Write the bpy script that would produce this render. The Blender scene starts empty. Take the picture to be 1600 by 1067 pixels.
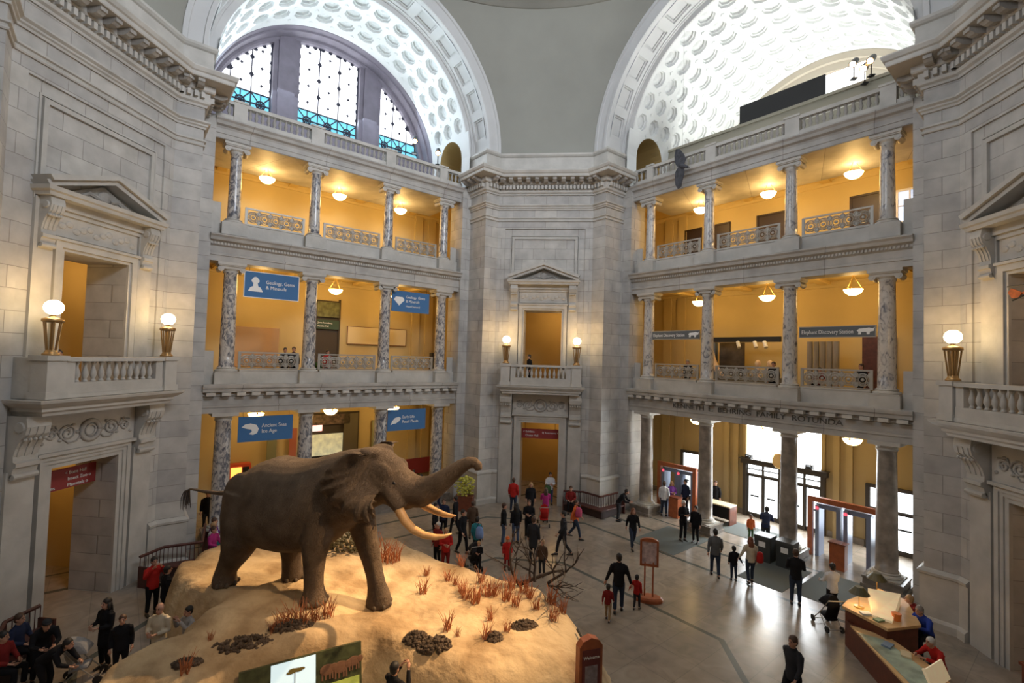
import bpy, math, random
from math import sin, cos, pi, radians, sqrt, atan2
from mathutils import Vector, Matrix, noise
random.seed(7)
SC = bpy.context.scene
COL = SC.collection
S = sqrt(.5)
FZ = -0.65                      # floor level
PD, PW, PG, PT = 14.0, 2.80, 0.65, 1.112     # pier face distance, half width, wing, reveal (per axis)
AD = (PW + PD) * S              # arch wall plane distance 11.88
AR = 13.45                      # rear of the arch reveal
CB = 14.06                      # column axis plane
BW = 18.6                       # gallery back wall

# ------------------------------------------------------------------ mesh builder
class MB:
    def __init__(s): s.v = []; s.f = []; s.m = []; s.mi = 0
    def add(s, vs, fs):
        n = len(s.v); s.v += [tuple(v) for v in vs]
        for f in fs: s.f.append(tuple(n + i for i in f)); s.m.append(s.mi)
        return s
    def box(s, x0, x1, y0, y1, z0, z1):
        return s.add([(x0,y0,z0),(x1,y0,z0),(x1,y1,z0),(x0,y1,z0),(x0,y0,z1),(x1,y0,z1),(x1,y1,z1),(x0,y1,z1)],
                     [(0,3,2,1),(4,5,6,7),(0,1,5,4),(1,2,6,5),(2,3,7,6),(3,0,4,7)])
    def obox(s, c, ax, ay, hx, hy, z0, z1):   # box about point c with plan axis direction
        ax = Vector(ax).normalized(); ay = Vector((-ax.y, ax.x))
        P = [Vector(c[:2]) + ax*a*hx + ay*b*hy for a, b in ((-1,-1),(1,-1),(1,1),(-1,1))]
        return s.add([(p.x,p.y,z0) for p in P] + [(p.x,p.y,z1) for p in P],
                     [(0,3,2,1),(4,5,6,7),(0,1,5,4),(1,2,6,5),(2,3,7,6),(3,0,4,7)])
    def prism(s, pts, axis, a, b):            # polygon pts (2D) extruded along axis from a to b
        n = len(pts)
        def P(p, t):
            return {'x': (t,p[0],p[1]), 'y': (p[0],t,p[1]), 'z': (p[0],p[1],t)}[axis]
        vs = [P(p,a) for p in pts] + [P(p,b) for p in pts]
        fs = [tuple(range(n-1,-1,-1)), tuple(range(n,2*n))] + [(i,(i+1)%n,n+(i+1)%n,n+i) for i in range(n)]
        return s.add(vs, fs)
    def lathe(s, prof, c=(0,0,0), seg=16, ax=1.0):
        vs = []; n = len(prof)
        for r, z in prof:
            for k in range(seg):
                a = 2*pi*k/seg; vs.append((c[0]+r*cos(a)*ax, c[1]+r*sin(a), c[2]+z))
        fs = [(i*seg+k, i*seg+(k+1)%seg, (i+1)*seg+(k+1)%seg, (i+1)*seg+k) for i in range(n-1) for k in range(seg)]
        fs += [tuple(range(seg-1,-1,-1)), tuple((n-1)*seg+k for k in range(seg))]
        return s.add(vs, fs)
    def ell(s, c, r, seg=12, rings=8, M=None):
        vs = []; 
        for i in range(rings+1):
            t = -pi/2 + pi*i/rings
            for k in range(seg):
                a = 2*pi*k/seg; p = Vector((r[0]*cos(t)*cos(a), r[1]*cos(t)*sin(a), r[2]*sin(t)))
                if M: p = M @ p
                vs.append(tuple(Vector(c)+p))
        fs = [(i*seg+k, i*seg+(k+1)%seg, (i+1)*seg+(k+1)%seg, (i+1)*seg+k) for i in range(rings) for k in range(seg)]
        return s.add(vs, fs)
    def sweep(s, path, prof, closed=False):   # plan path, profile (offset to the right hand side of travel, z)
        n = len(path); N = []
        for i in range(n):
            p = Vector(path[i][:2])
            def nr(a, b):
                d = (Vector(b[:2])-Vector(a[:2])).normalized(); return Vector((d.y,-d.x))
            if closed: n1, n2 = nr(path[i-1],path[i]), nr(path[i],path[(i+1)%n])
            else:
                n1 = nr(path[i-1],path[i]) if i else None
                n2 = nr(path[i],path[i+1]) if i < n-1 else None
                n1 = n1 or n2; n2 = n2 or n1
            N.append((n1+n2)/(1+n1.dot(n2)))
        m = len(prof); vs = []
        for i in range(n):
            for o, z in prof: q = Vector(path[i][:2])+N[i]*o; vs.append((q.x,q.y,z))
        fs = []
        for i in range(n if closed else n-1):
            j = (i+1)%n
            for k in range(m-1): fs.append((i*m+k, j*m+k, j*m+k+1, i*m+k+1))
        if not closed and m > 2: fs += [tuple(range(m)), tuple((n-1)*m+k for k in range(m-1,-1,-1))]
        return s.add(vs, fs)
    def tube(s, pts, rad, seg=8, cap=True, flat=None):
        pts = [Vector(p) for p in pts]; n = len(pts)
        if not hasattr(rad,'__len__'): rad = [rad]*n
        vs = []; up = None
        for i in range(n):
            t = (pts[min(i+1,n-1)]-pts[max(i-1,0)]).normalized()
            if up is None: up = Vector((0,0,1)) if abs(t.z) < .9 else Vector((0,1,0))
            a = t.cross(up).normalized(); b = a.cross(t).normalized(); up = b
            for k in range(seg):
                w = 2*pi*k/seg; r = rad[i]
                rx, ry = (r if hasattr(r,'__len__') else (r,r))
                vs.append(tuple(pts[i]+a*cos(w)*rx+b*sin(w)*ry))
        fs = [(i*seg+k, (i+1)*seg+k, (i+1)*seg+(k+1)%seg, i*seg+(k+1)%seg) for i in range(n-1) for k in range(seg)]
        if cap: fs += [tuple(range(seg)), tuple((n-1)*seg+k for k in range(seg-1,-1,-1))]
        return s.add(vs, fs)
    def loft(s, rings):
        n = len(rings[0]); vs = [p for r in rings for p in r]
        fs = [(i*n+k, i*n+(k+1)%n, (i+1)*n+(k+1)%n, (i+1)*n+k) for i in range(len(rings)-1) for k in range(n)]
        fs += [tuple(range(n-1,-1,-1)), tuple((len(rings)-1)*n+k for k in range(n))]
        return s.add(vs, fs)
    def xf(s, M, start=0):
        s.v = s.v[:start] + [tuple(M @ Vector(p)) for p in s.v[start:]]; return s
    def mesh(s, name, mats, smooth=False):
        me = bpy.data.meshes.new(name); me.from_pydata(s.v, [], s.f)
        for m in (mats if isinstance(mats,(list,tuple)) else [mats]): me.materials.append(m)
        me.polygons.foreach_set('material_index', s.m)
        if smooth: me.polygons.foreach_set('use_smooth', [True]*len(s.f))
        me.update(); return me
    def build(s, name, mats, parent=None, smooth=False, M=None):
        o = bpy.data.objects.new(name, s.mesh(name, mats, smooth)); COL.objects.link(o)
        if parent: o.parent = parent
        if M is not None: o.matrix_local = M
        if smooth == 'auto' : pass
        return o

def fixn(o):
    import bmesh
    bm = bmesh.new(); bm.from_mesh(o.data); bmesh.ops.recalc_face_normals(bm, faces=bm.faces); bm.to_mesh(o.data); bm.free(); return o
def struct(o): o['kind'] = 'structure'; return o
def tag(o, label, cat, group=None, kind=None):
    o['label'] = label; o['category'] = cat
    if group: o['group'] = group
    if kind: o['kind'] = kind
    return o
def empty(name, label=None, cat=None, group=None, loc=(0,0,0), rz=0, M=None):
    o = bpy.data.objects.new(name, None); COL.objects.link(o); o.empty_display_size = .2
    o.location = loc; o.rotation_euler = (0,0,rz)
    if M is not None: o.matrix_world = M
    if label: tag(o, label, cat, group)
    return o
def copy_tree(o, M=None, parent=None):
    c = o.copy(); COL.objects.link(c)
    if parent: c.parent = parent
    if M is not None: c.matrix_world = M
    for ch in [x for x in list(o.children)]: copy_tree(ch, None, c)
    return c
def Rz(deg): return Matrix.Rotation(radians(deg), 4, 'Z')
def T(x, y, z=0): return Matrix.Translation((x,y,z))

# ------------------------------------------------------------------ materials
MATS = {}
def nodes(name):
    m = bpy.data.materials.new(name); m.use_nodes = True
    nt = m.node_tree; return m, nt, nt.nodes['Principled BSDF'], nt.nodes, nt.links
def rgb(c): return (c[0],c[1],c[2],1)
def mat(name, c, rough=.6, metal=0, emit=None, es=0, bump=0, bscale=20, var=0, vscale=3, spec=.5):
    if name in MATS: return MATS[name]
    m, nt, b, N, L = nodes(name)
    b.inputs['Base Color'].default_value = rgb(c); b.inputs['Roughness'].default_value = rough
    b.inputs['Metallic'].default_value = metal; b.inputs['Specular IOR Level'].default_value = spec
    if emit: b.inputs['Emission Color'].default_value = rgb(emit); b.inputs['Emission Strength'].default_value = es
    if var or bump:
        tc = N.new('ShaderNodeTexCoord')
        if var:
            nz = N.new('ShaderNodeTexNoise'); nz.inputs['Scale'].default_value = vscale; nz.inputs['Detail'].default_value = 5
            L.new(tc.outputs['Object'], nz.inputs['Vector'])
            r = N.new('ShaderNodeValToRGB'); r.color_ramp.elements[0].position = .3; r.color_ramp.elements[1].position = .7
            r.color_ramp.elements[0].color = rgb([x*(1-var) for x in c]); r.color_ramp.elements[1].color = rgb([min(1,x*(1+var)) for x in c])
            L.new(nz.outputs['Fac'], r.inputs['Fac']); L.new(r.outputs['Color'], b.inputs['Base Color'])
        if bump:
            n2 = N.new('ShaderNodeTexNoise'); n2.inputs['Scale'].default_value = bscale; n2.inputs['Detail'].default_value = 6
            L.new(tc.outputs['Object'], n2.inputs['Vector'])
            bp = N.new('ShaderNodeBump'); bp.inputs['Strength'].default_value = bump; bp.inputs['Distance'].default_value = .05
            L.new(n2.outputs['Fac'], bp.inputs['Height']); L.new(bp.outputs['Normal'], b.inputs['Normal'])
    MATS[name] = m; return m

def stone_blocks(name, c1, c2, cm, bw=1.3, bh=.62):
    m, nt, b, N, L = nodes(name)
    tc = N.new('ShaderNodeTexCoord'); sp = N.new('ShaderNodeSeparateXYZ'); L.new(tc.outputs['Object'], sp.inputs[0])
    ad = N.new('ShaderNodeMath'); ad.operation = 'ADD'; L.new(sp.outputs['X'], ad.inputs[0])
    my = N.new('ShaderNodeMath'); my.operation = 'MULTIPLY'; my.inputs[1].default_value = .37; L.new(sp.outputs['Y'], my.inputs[0]); L.new(my.outputs[0], ad.inputs[1])
    cb = N.new('ShaderNodeCombineXYZ'); L.new(ad.outputs[0], cb.inputs['X']); L.new(sp.outputs['Z'], cb.inputs['Y'])
    br = N.new('ShaderNodeTexBrick'); L.new(cb.outputs[0], br.inputs['Vector'])
    br.inputs['Scale'].default_value = 1; br.inputs['Brick Width'].default_value = bw; br.inputs['Row Height'].default_value = bh
    br.inputs['Mortar Size'].default_value = .012; br.inputs['Mortar Smooth'].default_value = .3; br.inputs['Bias'].default_value = 0
    br.inputs['Color1'].default_value = rgb(c1); br.inputs['Color2'].default_value = rgb(c2); br.inputs['Mortar'].default_value = rgb(cm)
    nz = N.new('ShaderNodeTexNoise'); nz.inputs['Scale'].default_value = 1.6; nz.inputs['Detail'].default_value = 6; L.new(tc.outputs['Object'], nz.inputs['Vector'])
    mr = N.new('ShaderNodeMapRange'); mr.inputs['From Min'].default_value = .3; mr.inputs['From Max'].default_value = .7; mr.inputs['To Min'].default_value = .82; mr.inputs['To Max'].default_value = 1.12
    L.new(nz.outputs['Fac'], mr.inputs['Value'])
    mx = N.new('ShaderNodeVectorMath'); mx.operation = 'SCALE'; L.new(br.outputs['Color'], mx.inputs[0]); L.new(mr.outputs[0], mx.inputs['Scale'])
    L.new(mx.outputs[0], b.inputs['Base Color']); b.inputs['Roughness'].default_value = .55; b.inputs['Specular IOR Level'].default_value = .3
    bp = N.new('ShaderNodeBump'); bp.inputs['Strength'].default_value = .5; bp.inputs['Distance'].default_value = .03; bp.invert = True
    L.new(br.outputs['Fac'], bp.inputs['Height']); L.new(bp.outputs['Normal'], b.inputs['Normal'])
    MATS[name] = m; return m

STONE = stone_blocks('limestone_blocks', (.50,.48,.44), (.41,.395,.375), (.30,.28,.255))
TRIM = mat('carved_limestone', (.47,.45,.41), .55, var=.13, vscale=1.5, bump=.12, bscale=9, spec=.3)
TRIMD = mat('weathered_limestone', (.36,.34,.31), .6, var=.2, vscale=2.5, bump=.25, bscale=14, spec=.3)
PLASTER = mat('vault_plaster', (.66,.67,.66), .8, var=.05, vscale=.8, spec=.2)
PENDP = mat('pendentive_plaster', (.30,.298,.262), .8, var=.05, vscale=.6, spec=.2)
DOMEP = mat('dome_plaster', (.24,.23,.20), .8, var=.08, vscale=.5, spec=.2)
LUN = mat('shaded_mauve_stone', (.17,.15,.185), .6, var=.12, vscale=2)  # recessed stone, with the shade of the deep reveal put into its colour
OCHRE = mat('ochre_plaster', (.55,.43,.205), .7, var=.05, vscale=.7, spec=.3)
OCHREC = mat('ochre_ceiling', (.62,.47,.19), .6, var=.04, vscale=.7, spec=.4)
BRONZE = mat('bronze', (.42,.27,.12), .35, .85)
DARKBR = mat('dark_bronze', (.07,.06,.05), .5, .5)
BRASS = mat('brass', (.75,.5,.2), .3, .9)
IRON = mat('grey_cast_metal', (.34,.32,.28), .5, .5)
WOODD = mat('dark_red_wood', (.075,.022,.016), .45, var=.3, vscale=6)
WOODM = mat('mahogany', (.16,.045,.022), .4, var=.25, vscale=5)
WOODO = mat('orange_wood', (.36,.10,.035), .4, var=.2, vscale=5)
BLACK = mat('black_paint', (.012,.012,.013), .5)
WHITE = mat('white_paint', (.8,.8,.78), .5)
CREAM = mat('cream_laminate', (.78,.66,.42), .4)
BLUE = mat('banner_blue', (.045,.15,.34), .7)
RED = mat('sign_red', (.26,.028,.025), .6)
GREYS = mat('sign_grey', (.10,.11,.115), .6)
MAT_ = mat('grey_entrance_mat', (.115,.13,.125), .9, bump=.4, bscale=60)
STEELB = mat('blue_grey_steel', (.22,.26,.36), .4, .3)
GLOBE = mat('lamp_globe_glass', (1,.9,.7), .3, emit=(1,.80,.45), es=14)
BOWL = mat('alabaster_bowl', (1,.85,.6), .3, emit=(1,.70,.30), es=12)
GOLDCH = mat('gilt_chain', (.6,.4,.12), .35, .8)
SKYP = mat('daylit_glass', (.8,.85,.9), .1, emit=(.93,.95,1.0), es=3.2)
TEALP = mat('teal_glass', (.1,.5,.6), .1, emit=(.20,.55,.70), es=1.0)
DOORG = mat('daylit_door_glass', (.8,.85,.9), .1, emit=(.90,.97,1.0), es=2.6)
LEAD = mat('window_leading', (.03,.03,.05), .5)

def marble_col(name='veined_marble', sh=0.0):
    m, nt, b, N, L = nodes(name)
    tc = N.new('ShaderNodeTexCoord'); mp = N.new('ShaderNodeMapping'); mp.inputs['Scale'].default_value = (1,1,.55); L.new(tc.outputs['Object'], mp.inputs[0])
    oi = N.new('ShaderNodeObjectInfo'); 
    vm = N.new('ShaderNodeVectorMath'); vm.operation = 'ADD'; L.new(mp.outputs[0], vm.inputs[0])
    sc = N.new('ShaderNodeVectorMath'); sc.operation = 'SCALE'; cb = N.new('ShaderNodeCombineXYZ'); cb.inputs[0].default_value = 1; cb.inputs[1].default_value = .6; cb.inputs[2].default_value = .3
    ml = N.new('ShaderNodeMath'); ml.operation = 'MULTIPLY'; ml.inputs[1].default_value = 37; L.new(oi.outputs['Random'], ml.inputs[0])
    L.new(cb.outputs[0], sc.inputs[0]); L.new(ml.outputs[0], sc.inputs['Scale']); L.new(sc.outputs[0], vm.inputs[1])
    nz = N.new('ShaderNodeTexNoise'); nz.inputs['Scale'].default_value = 5.2; nz.inputs['Detail'].default_value = 9; nz.inputs['Distortion'].default_value = 1.6; L.new(vm.outputs[0], nz.inputs['Vector'])
    r = N.new('ShaderNodeValToRGB'); e = r.color_ramp.elements
    e[0].position = .36-sh; e[0].color = rgb((.11,.115,.135)); e[1].position = .60-sh*.6; e[1].color = rgb((.50,.475,.44))
    k = e.new(.45-sh); k.color = rgb((.24,.235,.245)); k = e.new(.52-sh); k.color = rgb((.42,.395,.365))
    L.new(nz.outputs['Fac'], r.inputs['Fac']); L.new(r.outputs['Color'], b.inputs['Base Color']); b.inputs['Roughness'].default_value = .25
    return m
MARBLE = marble_col(); MARBLE_W = marble_col('pale_veined_marble', .07)

def floor_mat():
    m, nt, b, N, L = nodes('polished_marble_floor')
    tc = N.new('ShaderNodeTexCoord'); sp = N.new('ShaderNodeSeparateXYZ'); L.new(tc.outputs['Object'], sp.inputs[0])
    def M(op, a, c=None, v=None):
        n = N.new('ShaderNodeMath'); n.operation = op
        for i, x in enumerate((a,c)):
            if x is None: continue
            if isinstance(x,(int,float)): n.inputs[i].default_value = x
            else: L.new(x, n.inputs[i])
        return n.outputs[0]
    ax = M('ABSOLUTE', sp.outputs['X']); ay = M('ABSOLUTE', sp.outputs['Y'])
    dg = M('MULTIPLY', M('ADD', ax, ay), S)                    # distance along the arch normals
    oc = M('MAXIMUM', dg, M('MULTIPLY', M('MAXIMUM', ax, ay), 9.8/11.3))
    def band(src, c, w): return M('LESS_THAN', M('ABSOLUTE', M('SUBTRACT', src, c)), w)
    bands = M('MAXIMUM', M('MAXIMUM', band(oc,9.8,.09), band(dg,11.88,.10)), M('MAXIMUM', band(dg,13.5,.06), band(oc,5.4,.08)))
    # slab grid, turned 45 degrees with the arches
    mp = N.new('ShaderNodeMapping'); mp.inputs['Rotation'].default_value = (0,0,radians(45)); L.new(tc.outputs['Object'], mp.inputs[0])
    br = N.new('ShaderNodeTexBrick'); br.offset = 0; L.new(mp.outputs[0], br.inputs['Vector'])
    for k, v in dict(Scale=1).items(): br.inputs[k].default_value = v
    br.inputs['Brick Width'].default_value = 1.2; br.inputs['Row Height'].default_value = 1.2; br.inputs['Mortar Size'].default_value = .008
    br.inputs['Color1'].default_value = rgb((.32,.27,.215)); br.inputs['Color2'].default_value = rgb((.285,.24,.195)); br.inputs['Mortar'].default_value = rgb((.22,.19,.155))
    nz = N.new('ShaderNodeTexNoise'); nz.inputs['Scale'].default_value = 1.3; nz.inputs['Detail'].default_value = 8; nz.inputs['Distortion'].default_value = 1.5; L.new(tc.outputs['Object'], nz.inputs['Vector'])
    mr = N.new('ShaderNodeMapRange'); mr.inputs['From Min'].default_value = .3; mr.inputs['From Max'].default_value = .7; mr.inputs['To Min'].default_value = .8; mr.inputs['To Max'].default_value = 1.15
    L.new(nz.outputs['Fac'], mr.inputs['Value'])
    mx = N.new('ShaderNodeVectorMath'); mx.operation = 'SCALE'; L.new(br.outputs['Color'], mx.inputs[0]); L.new(mr.outputs[0], mx.inputs['Scale'])
    mi = N.new('ShaderNodeMix'); mi.data_type = 'RGBA'; L.new(bands, mi.inputs['Factor']); L.new(mx.outputs[0], mi.inputs['A']); mi.inputs['B'].default_value = rgb((.085,.092,.08))
    L.new(mi.outputs['Result'], b.inputs['Base Color']); b.inputs['Roughness'].default_value = .24; b.inputs['Specular IOR Level'].default_value = .45
    return m
FLOORM = floor_mat()
MARBLE_SHADED = mat('shaded_brown_marble',(.25,.215,.18),.3,var=.4,vscale=2.5)  # brownish marble, darkened further for the shade on the backlit right columns
DMARB = mat("brown_marble", (.20,.175,.15), .35, var=.3, vscale=3)

# ------------------------------------------------------------------ floor and dome
struct(MB().box(-34,34,-34,34,FZ-.5,FZ).build('floor', FLOORM))
def dome():
    mb = MB(); seg = 64
    prof = [(12.9,27.35),(12.05,27.35),(11.85,27.5),(11.6,27.62),(11.6,27.85),(11.85,27.95),(11.95,28.05),(11.95,29.6),(11.8,29.75),(11.6,29.85),(11.6,30.05)]
    for i in range(1,9): a = i/9*pi/2*.86; prof.append((11.6*cos(a), 30.05+9.5*sin(a)))
    vs = [(r*cos(2*pi*k/seg), r*sin(2*pi*k/seg), z) for r, z in prof for k in range(seg)]
    fs = [(i*seg+k, (i+1)*seg+k, (i+1)*seg+(k+1)%seg, i*seg+(k+1)%seg) for i in range(len(prof)-1) for k in range(seg)]
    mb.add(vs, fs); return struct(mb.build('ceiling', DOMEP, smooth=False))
dome()
mb = MB(); mb.lathe([(3.2,39.2),(3.2,39.3)], seg=32); struct(mb.build('window_1', mat('oculus_glass',(.8,.8,.8),.2,emit=(.9,.95,1),es=1.5)))

# pier path in the pier frame (x lateral, y outwards), travelling left to right: right-hand side faces the centre
PP = [(-PW-PG-PT, PD-PG+PT), (-PW-PG, PD-PG), (-PW, PD), (PW, PD), (PW+PG, PD-PG), (PW+PG+PT, PD-PG+PT)]

def arc_ue(z): return sqrt(max(0, 7.85**2-(z-19.9)**2))
def pier_wall(idx, side, rot, detail=True):
    M = Rz(rot); mb = MB()
    def quad(a, b, z0, z1, off=0): mb.add([(a[0],a[1],z0),(b[0],b[1],z0),(b[0],b[1],z1),(a[0],a[1],z1)], [(0,1,2,3)])
    for i in (0,1,3,4): quad(PP[i], PP[i+1], FZ, 19.9)
    quad(PP[2], (-2.36,PD), FZ, 19.9); quad((2.36,PD), PP[3], FZ, 19.9); quad((-2.36,PD),(2.36,PD),15.42,19.9)
    yp = PD+.07
    for sx in (-1,1): mb.add([(sx*2.36,PD,FZ),(sx*2.36,yp,FZ),(sx*2.36,yp,15.42),(sx*2.36,PD,15.42)],[(0,1,2,3)])
    mb.add([(-2.36,PD,15.42),(2.36,PD,15.42),(2.36,yp,15.42),(-2.36,yp,15.42)],[(0,1,2,3)])
    for x0, x1, z0, z1 in ((-2.36,-1.1,FZ,15.42),(1.1,2.36,FZ,15.42),(-1.1,1.1,4.05,6.2),(-1.1,1.1,10.62,15.42)):
        quad((x0,yp),(x1,yp),z0,z1)
    # jambs of both openings
    for z0, z1 in ((FZ,4.05),(6.2,10.62)):
        mb.add([(-1.1,yp,z0),(-1.1,yp,z1),(-1.1,15.6,z1),(-1.1,15.6,z0)],[(0,1,2,3)])
        mb.add([(1.1,yp,z0),(1.1,yp,z1),(1.1,15.6,z1),(1.1,15.6,z0)],[(0,3,2,1)])
        mb.add([(-1.1,yp,z1),(1.1,yp,z1),(1.1,15.6,z1),(-1.1,15.6,z1)],[(0,1,2,3)])
    mb.box(-1.1,1.1,yp-.6,15.6,6.0,6.2)
    w = struct(mb.build('wall_'+side, STONE, M=M))
    # rooms behind the openings
    rm = MB()
    for z0, z1, dz in ((FZ,4.9,0),(6.2,11.4,0)):
        for (a, b) in (((-2.6,15.6),(-2.6,19.4)),((-2.6,19.4),(2.6,19.4)),((2.6,19.4),(2.6,15.6))):
            rm.add([(a[0],a[1],z0),(b[0],b[1],z0),(b[0],b[1],z1),(a[0],a[1],z1)],[(0,1,2,3)])
        rm.add([(-2.6,15.6,z1),(2.6,15.6,z1),(2.6,19.4,z1),(-2.6,19.4,z1)],[(0,1,2,3)])
        for s in (-1,1): rm.add([(s*1.1,15.6,z0),(s*2.6,15.6,z0),(s*2.6,15.6,z1),(s*1.1,15.6,z1)],[(0,1,2,3)])
        zz = 4.05 if z0 < 0 else 10.62
        rm.add([(-1.1,15.6,zz),(1.1,15.6,zz),(1.1,15.6,z1),(-1.1,15.6,z1)],[(0,1,2,3)])
    rm.box(-2.6,2.6,15.6,19.4,6.1,6.2)
    struct(rm.build('wall_'+side+'_lobby', OCHRE, M=M))
    # mouldings and cornice
    tr = MB()
    back = .02
    def mould(prof, path=PP): tr.sweep(path, prof)
    mould([(-back,15.86),(.05,15.86),(.07,15.9),(.05,15.95),(.02,15.97),(.03,16.02),(.09,16.05),(.09,16.11),(-back,16.11)])
    mould([(-back,16.55),(.06,16.55),(.07,16.62),(.12,16.66),(.12,16.72),(.20,16.78),(.20,16.84),(-back,16.84)])
    mould([(-back,17.42),(.06,17.42),(.08,17.5),(.16,17.56),(.18,17.64),(.18,17.66),(.14,17.68),(.14,17.96),(.26,17.98),(.30,18.03),(.30,18.24),(.86,18.26),(.88,18.30),(.88,18.42),(.94,18.46),(1.0,18.58),(1.0,18.63),(.2,18.70),(.2,19.62),(.27,19.66),(.33,19.74),(.33,19.84),(-back,19.86)])
    plp = [(PW+PG+PT+.0, PD-PG+PT), (PW+PG, PD-PG), (PW, PD), (2.42, PD)]
    for sgn in (1,-1):
        path = [(sgn*x, y) for x, y in plp]
        if sgn == 1: path = path[::-1]
        tr.sweep(path, [(-.02,FZ),(.20,FZ),(.20,FZ+.25),(.14,FZ+.32),(.10,FZ+.34),(.10,1.02),(.16,1.06),(.17,1.14),(.05,1.24),(-.02,1.24)])
    trim = struct(fixn(tr.build('trim_%d' % (idx*3+1), TRIM, M=M)))
    # dentils and modillions along the path
    de = MB(); mo = MB()
    for i in range(5):
        a, b = Vector(PP[i]), Vector(PP[i+1]); d = (b-a); ln = d.length; d.normalize(); n = Vector((d.y,-d.x))
        k = max(1, int(round(ln/.21))); 
        for j in range(k):
            c = a + d*ln*(j+.5)/k + n*.2
            de.obox(c, d, None, .06, .11, 17.72, 17.94)
        k = max(1, int(round(ln/.50)))
        for j in range(k):
            c = a + d*ln*(j+.5)/k
            s0 = len(mo.v)
            mo.prism([(.22,18.06),(.5,18.02),(.62,18.05),(.72,18.12),(.78,18.13),(.78,18.25),(.22,18.25)],'x',-.115,.115)
            R = Matrix(((d.x,n.x,0,c.x),(d.y,n.y,0,c.y),(0,0,1,0),(0,0,0,1)))
            mo.xf(R, s0)
    struct(fixn(de.build('trim_%d' % (idx*3+2), TRIM, M=M))); struct(fixn(mo.build('trim_%d' % (idx*3+3), TRIMD, M=M)))
    if not detail: return
    # raised panel moulding above the window
    pm = MB()
    for x0, x1, z0, z1 in ((-1.92,-1.78,12.0,14.81),(1.78,1.92,12.0,14.81),(-1.92,1.92,14.81,14.95)):
        pm.box(x0,x1,yp-.09,yp,z0,z1)
    for x0, x1, z0, z1 in ((-2.02,-1.97,12.0,15.0),(1.97,2.02,12.0,15.0),(-2.02,2.02,15.0,15.05)):
        pm.box(x0,x1,yp-.05,yp,z0,z1)
    struct(pm.build('trim_%d' % (idx+40), TRIM, M=M))

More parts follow.
